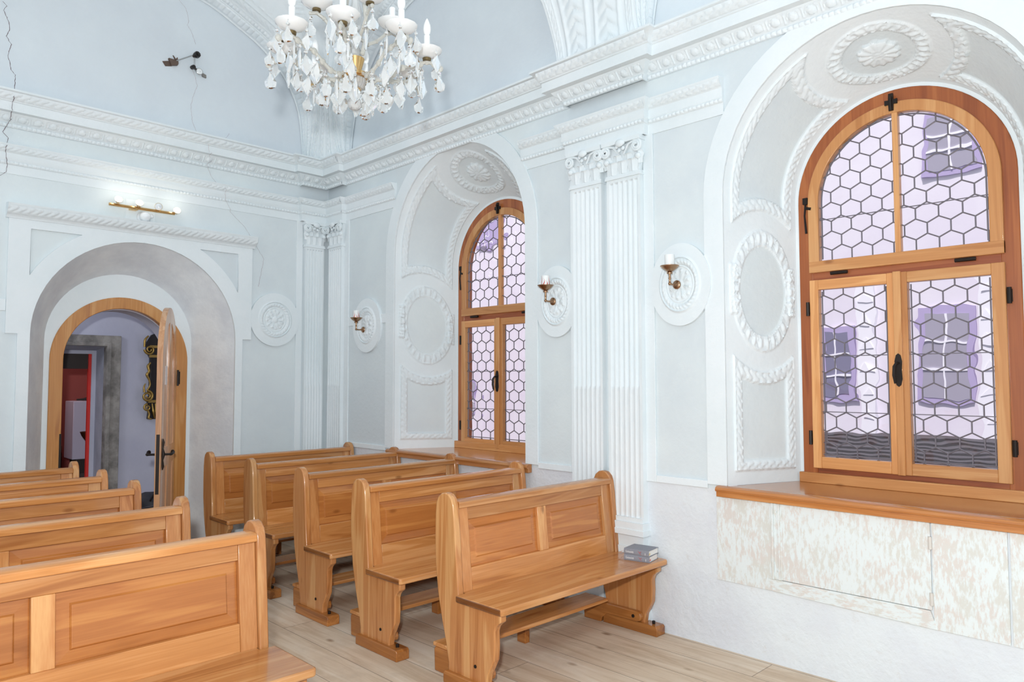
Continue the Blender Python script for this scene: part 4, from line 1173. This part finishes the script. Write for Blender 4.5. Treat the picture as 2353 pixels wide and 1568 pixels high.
# ------------------------------------------------------------------ books on the front pew
def text_mesh(body, size, fn, mat, name, parent):
    cu = bpy.data.curves.new('t', 'FONT'); cu.body = body; cu.size = size; cu.extrude = 0
    to = bpy.data.objects.new('t', cu); C.objects.link(to)
    dg = bpy.context.evaluated_depsgraph_get(); me = bpy.data.meshes.new_from_object(to.evaluated_get(dg))
    m = M(); m.add([fn(v.co.x, v.co.y) for v in me.vertices], [tuple(p.vertices) for p in me.polygons])
    bpy.data.objects.remove(to); bpy.data.curves.remove(cu); bpy.data.meshes.remove(me)
    return obj(name, m, mat, parent, smooth=0)
def book(z, dx, dy, ang, label):
    t = thing('hymn_book', label, 'book', (3.79+dx, 2.825+dy, z), 'grey hymn books on the front pew')
    ca, sa = math.cos(ang), math.sin(ang)
    # local: u along the spine (towards -y), v away from the spine (towards +x), w up
    Ls, Wd, T = .168, .142, .036
    def f(u, v, w): return (3.79+dx + u*sa + v*ca, 2.825+dy - u*ca + v*sa, z + w)
    m = M()
    for w0, w1 in ((0, .0025), (T-.0025, T)): m.prism([(0,.002),(Ls,.002),(Ls,Wd),(0,Wd)], f, w0, w1)
    sp = [(.004,0),(.0,.004),(-.003,T/2),(.0,T-.004),(.004,T),(.006,T-.003),(.006,.003)]
    m.prism(sp, lambda a, b, w: f(w, a, b), 0, Ls)
    obj('cover', m, BOOKC, t, smooth=30)
    m = M().prism([(.004,.004),(Ls-.004,.004),(Ls-.004,Wd-.005),(.004,Wd-.005)], f, .0026, T-.0026); obj('pages', m, PAPER, t, smooth=0)
    text_mesh('Gotteslob', .019, lambda a, b: f(.012+a*.72, -.0042, .012+b), WHINK, 'spine_lettering', t)
    m = M()
    for pts in ([(.098,.028),(.106,.022),(.114,.012),(.118,.006)], [(.104,.022),(.112,.020),(.118,.024)], [(.112,.020),(.120,.027)]):
        m.tube([f(a, -.0036, b) for a, b in pts], .0009, 5)
    obj('spine_emblem', m, REDINK, t, smooth=0)
    m = M().prism(rect(.146,.148,.008,.022), lambda a, b, w: f(a, -w, b), .003, .0042); obj('spine_mark', m, WHINK, t, smooth=0)
    for k, mt in enumerate((ORANGE, YEL, RED)):
        m = M(); g = lambda a, b, c_: f(-a, .015+.012*k+b, c_)
        P = [(0,.0,.018),(.012,-.004,.020),(.026,-.012,.012),(.034,-.022-.004*k,.006-z+.487 if False else .004),(.040,-.034,.0035)]
        P = [(0,0,T*.5),(.010,-.003,T*.5),(.020+.003*k,-.010,T*.28),(.026+.002*k,-.018,.006),(.032+.004*k,-.030,.002)] if z < .49 else [(0,0,T*.5),(.010,-.002,T*.5),(.018,-.006-.004*k,T*.4),(.024+.003*k,-.012,T*.2),(.029+.004*k,-.018,.001)]
        m.grid(np.array([[g(a, b-.003, c_), g(a, b+.003, c_)] for a, b, c_ in P])); obj('ribbon', m, mt, t, smooth=60)
    m = M().tube([f(Ls-.003, .012, .010), f(Ls+.002, .016, .014), f(Ls-.003, .024, .020)], .002, 6); obj('head_band', m, RED if z < .5 else YEL, t, smooth=60)
    return t
book(.4692, 0, 0, math.radians(12), 'grey hymn book under the other, lying on the pew seat')
book(.5058, .004, .003, math.radians(9), 'grey hymn book on top of the pair on the pew')

# ------------------------------------------------------------------ wall sconces
def sconce(name, y, z, label, red, rel=.03):
    X = XR - rel
    t = thing(name, label, 'sconce', (X, y, z), 'brass wall sconces')
    m = M().lathe([(0,0),(.034,0),(.034,.005),(.028,.010),(.014,.014),(.010,.03),(0,.03)], (X, y, z), 16, axis=(-1,0,0)); obj('wall_rosette', m, BRASS, t, smooth=50)
    cx = X - .095
    m = M().tube([(X-.02, y, z), (X-.06, y, z-.004), (cx, y, z), (cx, y, z+.028), (cx, y, z+.075)], [.008,.007,.010,.008,.009], 8); m.ball((cx, y, z), .013, 10); m.ball((cx, y, z+.04), .011, 10)
    obj('arm', m, BRASS, t, smooth=60)
    m = M().lathe([(.0,.07),(.020,.072),(.022,.082),(.014,.086),(.030,.096),(.052,.112),(.064,.126),(.070,.130),(.070,.134),(.062,.132),(.048,.118),(.0,.10)], (cx, y, z), 24); obj('drip_cup', m, BRASS, t, smooth=50)
    m = M().lathe([(0,.12),(.036,.12),(.036,.215),(.033,.215),(.033,.20),(0,.20)], (cx, y, z), 20); obj('candle_glass', m, CANDLEG, t, smooth=40)
    m = M(); n = 9
    for k in range(n):
        a = 2*PI*k/n; h = (.050 + .018*((k*5) % 3)) if red else .016
        rr = .0372; wv = .009
        rows = []
        for i in range(6):
            q = i/5; aa = a + .18*math.sin(q*5 + k); ww = wv*(1-q)/rr*(1+.3*math.sin(q*6))
            rows.append([(cx + rr*math.cos(aa+e*ww), y + rr*math.sin(aa+e*ww), z + .128 + h*q) for e in (-.5, .5)])
        m.grid(np.array(rows))
    obj('flame_print', m, FLAME, t, smooth=0)
    t.scale = (.84, .84, .84)
    return t
sconce('wall_sconce', 2.535, 2.195, 'brass wall sconce with plain white candle, between pilasters and near window', False, .04)
sconce('wall_sconce', 3.585, 2.170, 'brass wall sconce with red-flamed candle beside the far window edge', True, .04)
sconce('wall_sconce', 6.06, 2.085, 'brass wall sconce with red-flamed candle by the room corner', True, .04)

# ------------------------------------------------------------------ spotlight bar and motion sensor over the door
t = thing('spotlight_bar', 'brass spotlight bar with four spots above the door', 'wall lamp', (2.15, YB, 3.08))
m = M().tube([(1.895, YB-.07, 3.083), (2.43, YB-.07, 3.083)], .013, 8)
obj('bar', m, GOLD, t, smooth=40)
m = M().box(2.07, 2.13, YB-.06, YB, 3.068, 3.10); obj('wall_mount', m, GOLD, t, bevel=.003)
for i, (x, z) in enumerate(((1.962,3.129),(2.128,3.127),(2.284,3.119),(2.442,3.112))):
    lit = i != 2
    ax = Vector((-.35, -.9, -.10)) if not lit else Vector((-.1, -.8, .35))
    m = M().lathe([(0,-.045),(.014,-.045),(.020,-.03),(.031,-.005),(.033,.0),(.030,.001)], (x, YB-.095, z), 16, axis=ax); m.tube([(x, YB-.07, 3.085), (x, YB-.085, z-.01)], .006, 6)
    sp = obj('spot_head', m, plain('white_gold_spot', 'd9c9a8', .3, .6), t, smooth=50)
    m = M().lathe([(0,.004 if not lit else .02),(.020,.002 if not lit else .012),(.0305,-.001)], (x, YB-.095, z), 16, axis=ax)
    obj('bulb', m, BULB if lit else DEADBULB, sp, smooth=60)
t = thing('motion_sensor', 'white round motion sensor under the spotlight bar', 'sensor', (2.186, YB, 3.05))
m = M().lathe([(0,0),(.056,0),(.058,.012),(.050,.022),(.0,.022)], (2.19, YB, 3.020), 24, axis=(0,-1,0)); obj('base', m, WPLASTIC, t, smooth=50)
m = M().lathe([(.044,.02),(.044,.05),(.040,.075),(.026,.092),(0,.098)], (2.19, YB, 3.030), 24, axis=(0,-1,-.15)); hd = obj('head', m, WPLASTIC, t, smooth=60)
m = M().grid(np.array([[(2.19 + .0446*math.sin(a), YB-.045-.047*math.cos(a)*.95, z) for z in (3.000, 3.016)] for a in np.linspace(-.75, .75, 10)])); obj('lens', m, plain('smoked_lens', 'b7a9ad', .2), hd, smooth=60)
m = M().ball((2.245, YB-.04, 3.035), .020, 10); obj('joint', m, WPLASTIC, t, smooth=60)
m = M().prism(rect(2.047, 2.287, 2.99, 3.165), onback, 0, .0025); sobj('trim_21', m, WHITE, 'fresh white square of paint behind the spotlight bar', 'paint patch', smooth=0)

# ------------------------------------------------------------------ dial gauge on the crack
t = thing('crack_gauge', 'steel arm with a round dial gauge mounted on the high back wall', 'gauge', (2.5, YB, 4.5))
g = lambda u, v, w: onback(u, v, w)
m = M().prism([(2.317,4.463),(2.344,4.425),(2.40,4.441),(2.385,4.486)], g, 0, .006); m.prism([(2.365,4.50),(2.39,4.441),(2.445,4.458),(2.45,4.475),(2.44,4.53),(2.425,4.512),(2.41,4.50)], g, .0, .03)
m.prism([(2.395,4.53),(2.402,4.53),(2.425,4.50),(2.415,4.495)], g, .03, .04); m.tube([g(2.335,4.455,.004), g(2.335,4.455,.010)], .006, 6); m.tube([g(2.352,4.437,.004), g(2.352,4.437,.010)], .006, 6)
obj('wall_bracket', m, RUST, t, smooth=0)
m = M().tube([g(2.43,4.493,.03), g(2.575,4.586,.05)], .0055, 8); obj('rod', m, STEEL, t, smooth=40)
m = M(); m.lathe([(0,-.03),(.016,-.03),(.016,-.02),(.028,-.018),(.030,.0),(.028,.018),(.014,.02),(.014,.03),(0,.03)], g(2.602,4.595,.055), 8, axis=(.2,-1,.1)); m.ball(g(2.578,4.578,.05), .016, 8); obj('clamp_knob', m, BLACK, t, smooth=30)
m = M().tube([g(2.578,4.57,.05), g(2.578,4.475,.05)], .0025, 6); m.tube([g(2.588,4.57,.05), g(2.588,4.475,.05)], .0025, 6); obj('rod', m, STEEL, t, smooth=40)
m = M(); m.lathe([(0,-.02),(.018,-.02),(.02,0),(.018,.02),(0,.02)], g(2.570,4.470,.05), 8, axis=(.2,-1,0)); m.tube([g(2.572,4.47,.05), g(2.602,4.456,.05)], .011, 8); obj('clamp_knob', m, BLACK, t, smooth=30)
m = M().lathe([(0,0),(.028,0),(.030,.004),(.030,.014),(.0265,.016),(.0265,.013),(0,.013)], g(2.628,4.446,.045), 24, axis=(0,-1,0)); dl = obj('dial_case', m, STEEL, t, smooth=40)
m = M().lathe([(0,.0135),(.0262,.0135)], g(2.628,4.446,.045), 24, axis=(0,-1,0)); obj('dial_face', m, DIAL, dl, smooth=0)
m = M().prism([(2.624,4.447),(2.638,4.443),(2.638,4.4445)], g, .059, .060); obj('needle', m, BLACK, dl, smooth=0)
m = M().tube([g(2.655,4.441,.05), g(2.675,4.438,.05)], .003, 6); m.tube([g(2.595,4.44,.05), g(2.60,4.452,.05)], .008, 6); obj('plunger', m, STEEL, t, smooth=40)
m = M().prism([(2.668,4.440),(2.675,4.452),(2.705,4.446),(2.707,4.418),(2.672,4.424)], g, 0, .02); obj('anvil_plate', m, plain('grey_steel_plate', '8d8882', .5, .5), t, smooth=0)

# ------------------------------------------------------------------ chandelier
CHX, CHY = 2.10, 3.30
ch = thing('crystal_chandelier', 'crystal chandelier with white candle lamps hanging from the vault', 'chandelier', (CHX, CHY, 3.02))
cc = (CHX, CHY, 0)
def cobj(nm, m, mat, par=ch, **k): return obj(nm, m, mat, par, **k)
cobj('glass_ball', M().ball((CHX, CHY, 3.062), .038, 14), CRY, smooth=0)
cobj('finial', M().lathe([(0,3.095),(.014,3.098),(.012,3.112),(.020,3.118),(.020,3.128),(.0,3.128)], cc, 12), CRY, smooth=40)
cobj('brass_cup', M().lathe([(0,3.122),(.010,3.125),(.030,3.135),(.032,3.142),(0,3.142)], cc, 20), GOLD, smooth=50)
cobj('ribbed_glass_bowl', M().lathe([(.016,3.140),(.040,3.146),(.052,3.165),(.055,3.195),(.050,3.198),(.0,3.198)], cc, 40, flute=.06), CRY, smooth=0)
cobj('brass_ring', M().lathe([(0,3.196),(.060,3.198),(.070,3.206),(.070,3.222),(.058,3.228),(0,3.23)], cc, 32), GOLD, smooth=40)
cobj('brass_vase', M().lathe([(.030,3.228),(.034,3.245),(.046,3.29),(.050,3.305),(.044,3.308),(0,3.308)], cc, 24), GOLD, smooth=50)
cobj('glass_stem', M().lathe([(.042,3.305),(.030,3.325),(.034,3.345),(.020,3.37),(.022,3.40),(.012,3.44),(.030,3.48),(.034,3.56),(.020,3.62),(.026,3.70),(.016,3.80),(.016,4.0)], cc, 14), CRY, smooth=20)
cobj('chain', M().tube([(CHX, CHY, 3.98), (CHX, CHY, 5.25)], .008, 8), GOLD, smooth=40)
# pendant prototypes
def pendant_mesh(kind):
    m = M()
    if kind == 0: out = [(0,.0),(.006,-.008),(.007,-.016),(.013,-.026),(.019,-.040),(.021,-.052),(.016,-.063),(.008,-.069),(0,-.071)]
    elif kind == 1: out = [(0,0),(.008,-.014),(.019,-.034),(.020,-.048),(.011,-.062),(.005,-.078),(0,-.084)]
    elif kind == 2: out = [(0,0),(.005,-.010),(.008,-.030),(.008,-.062),(.004,-.088),(0,-.098)]
    else: out = [(0,0),(.016,-.022),(.024,-.044),(.014,-.068),(0,-.088)]
    n = len(out); front = [(x, -.0065*(1 if 0 < i < n-1 else 0)*.2, z) for i, (x, z) in enumerate(out)]
    ringR = [(x*(1+.06*(-1)**i), 0, z) for i, (x, z) in enumerate(out)]; ringL = [(-x, y, z) for x, y, z in ringR]
    midf = [(x*.45, -.0075, z*.94-.002) for x, z in out]; midl = [(-x, y, z) for x, y, z in midf]
    for sg in (1, -1):
        R_ = ringR; Mf = [(x, y*sg, z) for x, y, z in midf]; Ml = [(x, y*sg, z) for x, y, z in midl]
        m.grid(np.array([R_, Mf])); m.grid(np.array([Mf, Ml])); m.grid(np.array([Ml, ringL]))
    m.ball((0, 0, .010), .0075, 6); m.tube([(0,0,.015),(0,0,.028)], .0012, 4)
    m.xf(lambda x, y, z: (x, y, z-.028))
    me = bpy.data.meshes.new('pendant'); me.from_pydata(m.v, [], m.f); me.materials.append(CRYD if kind in (0, 3) else CRY)
    return me
PM = [pendant_mesh(k) for k in range(4)]
npend = 0
def pend(x, y, z, rz, kind, sc=1.0):
    global npend
    o = bpy.data.objects.new('pendant', PM[kind % 4]); C.objects.link(o); o.parent = ch
    o.location = Vector((x, y, z)) - ch.location; o.rotation_euler = (0, random.uniform(-.06,.06), rz); o.scale = (sc*1.42, sc*1.4, sc*1.25); npend += 1
toC = math.atan2(-CHY, -CHX)            # direction towards the viewer side
rnd = random.Random(3)
for k in range(8):
    a = toC + math.radians(-9 + 45*k)
    ca, sa = math.cos(a), math.sin(a)
    def pt(r, z, o_=0): return (CHX + ca*r - sa*o_, CHY + sa*r + ca*o_, z)
    pts = []
    ctrl = [(.062,3.212),(.10,3.190),(.15,3.195),(.20,3.225),(.25,3.262),(.30,3.275),(.345,3.285),(.38,3.30),(.42,3.285),(.45,3.262)]
    m = M()
    for (r0, z0), (r1, z1) in zip(ctrl[:-1], ctrl[1:]):
        m.tube([pt(r0, z0), pt(r1, z1)], .0095, 6)
    for r, z in ctrl[1:]: m.lathe([(0,-.010),(.010,-.008),(.018,-.003),(.018,.003),(.010,.008),(0,.010)], pt(r, z), 10, axis=(-sa, ca, 0))
    cobj('arm', m, ARMG, smooth=20)
    m = M().lathe([(0,3.300),(.022,3.302),(.024,3.316),(.012,3.322),(0,3.322)], (CHX+ca*.38, CHY+sa*.38, 0), 14); cobj('candle_cup', m, plain('dark_brass', '7a6848', .4, .8) if k == 0 else bpy.data.materials['dark_brass'], smooth=40)
    m = M(); q = [(.010,3.320),(.030,3.324),(.060,3.338),(.078,3.356),(.080,3.362),(.074,3.360),(.055,3.345),(.02,3.331)]
    m.lathe(q, (CHX+ca*.38, CHY+sa*.38, 0), 24, flute=.025); cobj('drip_plate', m, MILK, smooth=30)
    m = M().lathe([(0,3.328),(.0165,3.328),(.0165,3.44),(.012,3.445),(0,3.445)], (CHX+ca*.38, CHY+sa*.38, 0), 14); cd = cobj('candle', m, CANDLE, smooth=40)
    m = M().lathe([(.010,3.443),(.018,3.456),(.021,3.475),(.018,3.50),(.010,3.522),(.003,3.535),(0,3.537)], (CHX+ca*.38, CHY+sa*.38, 0), 14); cobj('bulb', m, plain('frosted_bulb', 'f7f8f8', .35) if k == 0 else bpy.data.materials['frosted_bulb'], cd, smooth=60)
    # hanging drops: plate rim, arm tip, arm middle, lower ring
    for j in range(4):
        b = a + 2*PI*(j+.5)/4; pend(CHX+ca*.38+.072*math.cos(b), CHY+sa*.38+.072*math.sin(b), 3.345, toC+PI/2+rnd.uniform(-.7,.7), j, rnd.uniform(.85,1.05))
    pend(*pt(.445, 3.262), toC+PI/2+rnd.uniform(-.4,.4), 0, 1.05); pend(*pt(.30, 3.265), toC+PI/2+rnd.uniform(-.5,.5), 3, 1.0)
    pend(*pt(.24, 3.245, .015), toC+PI/2+rnd.uniform(-.5,.5), 1, 1.1); pend(*pt(.17, 3.195, -.02), toC+PI/2+rnd.uniform(-.5,.5), 0, 1.15)
    pend(*pt(.13, 3.19, .02), toC+PI/2+rnd.uniform(-.5,.5), 2, 1.0); pend(*pt(.345, 3.27, .02), toC+PI/2+rnd.uniform(-.5,.5), 2, .9)
    pend(*pt(.095, 3.17, .01), toC+PI/2+rnd.uniform(-.5,.5), 3, 1.0)
for k in range(4):
    a = toC + math.radians(20 + 90*k); ca, sa = math.cos(a), math.sin(a)
    def pt(r, z): return (CHX+ca*r, CHY+sa*r, z)
    m = M(); ctrl = [(.03,3.42),(.07,3.40),(.12,3.43),(.17,3.48),(.21,3.50),(.24,3.49)]
    for (r0, z0), (r1, z1) in zip(ctrl[:-1], ctrl[1:]): m.tube([pt(r0, z0), pt(r1, z1)], .009, 6)
    for r, z in ctrl[1:]: m.ball(pt(r, z), .012, 6)
    cobj('arm', m, ARMG, smooth=20)
    m = M().lathe([(0,3.505),(.022,3.508),(.022,3.52),(0,3.522)], pt(.21, 0), 14); cobj('candle_cup', m, bpy.data.materials['dark_brass'], smooth=40)
    m = M().lathe([(.010,3.520),(.030,3.524),(.060,3.538),(.078,3.556),(.080,3.562),(.055,3.545),(.02,3.531)], pt(.21, 0), 24, flute=.025); cobj('drip_plate', m, MILK, smooth=30)
    m = M().lathe([(0,3.528),(.0165,3.528),(.0165,3.64),(0,3.645)], pt(.21, 0), 14); cobj('candle', m, CANDLE, smooth=40)
    pend(*pt(.24, 3.485), toC+PI/2+rnd.uniform(-.5,.5), 0, 1.0); pend(*pt(.15, 3.445), toC+PI/2+rnd.uniform(-.5,.5), 2, 1.0)
# three upright glass rods and one small globe
for k in range(3):
    a = toC + math.radians(60 + 120*k); m = M()
    P = [(CHX+.045*math.cos(a), CHY+.045*math.sin(a), 3.33), (CHX+.07*math.cos(a), CHY+.07*math.sin(a), 3.46), (CHX+.05*math.cos(a), CHY+.05*math.sin(a), 3.62)]
    m.tube(P, .011, 8); [m.ball(p, .014, 8) for p in P]; cobj('glass_rod', m, ARMG, smooth=30)

# ------------------------------------------------------------------ outside the windows
m = M().box(XR+.62, 9.5, -4, 14, -.35, -.3); sobj('ground', m, YARD, 'grey paving outside the windows', 'ground', smooth=0)
fx = 8.6
hs = thing('neighbour_house', 'lilac rendered house with white quoins seen through the windows', 'house', (fx, 3.0, -.3))
m = M().box(fx, fx+.3, -4, 14, -.3, 8.0); obj('house_wall', m, FACADE, hs, smooth=0)
fh = lambda u, v, w: (fx - w, u, v)
def hwin(y0, y1, z0, z1, mat, sur=True, grid=(2,3)):
    m = M()
    if sur: m.prism(rect(y0-.06, y1+.06, z0-.06, z1+.08), fh, .0, .03); wf = obj('house_window', m, FLIL, hs, smooth=0)
    else: m.prism(rect(y0-.03, y1+.03, z0-.03, z1+.03), fh, 0, .02); wf = obj('house_window', m, FWHITE, hs, smooth=0)
    m = M().prism(rect(y0, y1, z0, z1), fh, .03, .035); obj('pane', m, mat, wf, smooth=0)
    m = M()
    for i in range(1, grid[0]): y = y0+(y1-y0)*i/grid[0]; m.prism(rect(y-.012, y+.012, z0, z1), fh, .035, .045)
    for i in range(1, grid[1]): z = z0+(z1-z0)*i/grid[1]; m.prism(rect(y0, y1, z-.012, z+.012), fh, .035, .047)
    obj('glazing_bar', m, FWHITE, wf, smooth=0)
hwin(2.10, 2.52, 1.40, 2.30, FGREY); hwin(3.32, 3.62, 1.40, 2.15, FDARK); hwin(1.98, 2.42, 3.88, 4.45, FGREY); hwin(7.80, 8.40, 1.15, 2.55, FBROWN, grid=(2,5)); hwin(10.3, 10.6, 1.0, 1.5, FGREY)
hwin(9.5, 10.3, 4.1, 5.4, FLIL)
for y in (3.12, 1.90):
    m = M().prism(rect(y-.10, y+.10, -.3, 2.75), fh, 0, .05)
    for k in range(11): 
        z = -.2+.27*k; m.prism([(y-.07,z),(y+.07,z),(y-.07,z+.2),(y+.07,z+.2)], fh, .05, .055) if False else m.prism([(y-.07,z),(y+.07,z),(y,z+.1)], fh, .05, .06)
    obj('quoin', m, FWHITE, hs, smooth=0)
t = thing('shingled_lean_to', 'low grey shingled roof outside the near window', 'shed', (6.3, 2.0, -.3))
m = M()
m.add([(5.6,-.5,.92),(5.6,3.2,.92),(7.2,3.2,1.08),(7.2,-.5,1.08),(5.6,-.5,.88),(5.6,3.2,.88),(7.2,3.2,1.04),(7.2,-.5,1.04)], [(0,1,2,3),(7,6,5,4),(0,4,5,1),(1,5,6,2),(2,6,7,3),(3,7,4,0)])
for k in range(9):
    x = 5.62+.17*k; m.box(x, x+.17, -.5, 3.2, .925+.0165*k, .94+.0165*k)
obj('roof', m, SHING, t, smooth=0)
m = M().box(5.75, 7.1, -.4, 3.1, -.3, .89); obj('shed_wall', m, FGREY, t, smooth=0)

# ------------------------------------------------------------------ unseen slab added above the vault to keep the sun out
m = M().box(-4.6, XR+.75, -4.2, 9.6, 5.85, 6.0); sobj('ceiling_sun_block', m, WHITE, 'unseen slab added above the vault to block the sun', 'ceiling', smooth=0)
# ------------------------------------------------------------------ light
sc = bpy.context.scene
w = bpy.data.worlds.new('world'); sc.world = w; w.use_nodes = True
bg = w.node_tree.nodes['Background']; bg.inputs['Color'].default_value = (.86, .93, 1.0, 1); bg.inputs['Strength'].default_value = .86
def lamp(name, typ, loc, energy, col=(1,1,1), size=.1, rot=None, **k):
    l = bpy.data.lights.new(name, typ); l.energy = energy; l.color = col
    if typ in ('POINT', 'SPOT'): l.shadow_soft_size = size
    for a, b in k.items(): setattr(l, a, b)
    o = bpy.data.objects.new(name, l); C.objects.link(o); o.location = loc
    if rot: o.rotation_euler = rot
    return o
so = lamp('sun', 'SUN', (0, 0, 12), 3.7, (1,.97,.92), rot=Vector((.5,.12,-.86)).to_track_quat('-Z','Y').to_euler()); so.data.angle = .05
fl = lamp('camera_flash', 'POINT', (-.10, .06, 1.90), 88, (.955,.99,1), .06)
fl.data.use_nodes = True; fn = fl.data.node_tree; ff = fn.nodes.new('ShaderNodeLightFalloff'); ff.inputs['Strength'].default_value = 1
fq = fn.nodes.new('ShaderNodeMath'); fq.operation = 'MULTIPLY_ADD'; fq.inputs[1].default_value = .64
fk = fn.nodes.new('ShaderNodeMath'); fk.operation = 'MULTIPLY'; fk.inputs[1].default_value = 1.95
fn.links.new(ff.outputs['Quadratic'], fk.inputs[0]); fn.links.new(ff.outputs['Linear'], fq.inputs[0]); fn.links.new(fk.outputs[0], fq.inputs[2])
fn.links.new(fq.outputs[0], fn.nodes['Emission'].inputs['Strength'])
lamp('passage_fill', 'POINT', (1.2, 8.1, 2.6), 26, (.9,.93,1), .15); lamp('far_room_fill', 'POINT', (2.0, 10.8, 2.5), 20, (1,.9,.85), .15)  # added fill lights for passage and red room, no visible lamps
for x in (1.962, 2.128, 2.442): lamp('spot_glow', 'POINT', (x, YB-.12, 3.15), .32, (1,.93,.82), .03)

# ------------------------------------------------------------------ camera
F = 1687.0
def unit(v): return v/np.linalg.norm(v)
ex = unit(np.array([(2880-1176.5)/F, -(870-784)/F, -1.0])); ey = np.array([(-500-1176.5)/F, -(875-784)/F, -1.0]); ey = unit(ey - ey.dot(ex)*ex); ez = np.cross(ex, ey)
R = np.array([ex, ey, ez])
cam = bpy.data.cameras.new('camera'); co = bpy.data.objects.new('camera', cam); C.objects.link(co)
cam.sensor_width = 36; cam.lens = F/2353*36; cam.clip_start = .05
co.matrix_world = Matrix([list(R[0]) + [0], list(R[1]) + [0], list(R[2]) + [1.6], [0,0,0,1]])
sc.camera = co
vs = sc.view_settings; vs.view_transform = 'Standard'; vs.look = 'None'; vs.gamma = 1; vs.exposure = 0.0; vs.use_curve_mapping = False
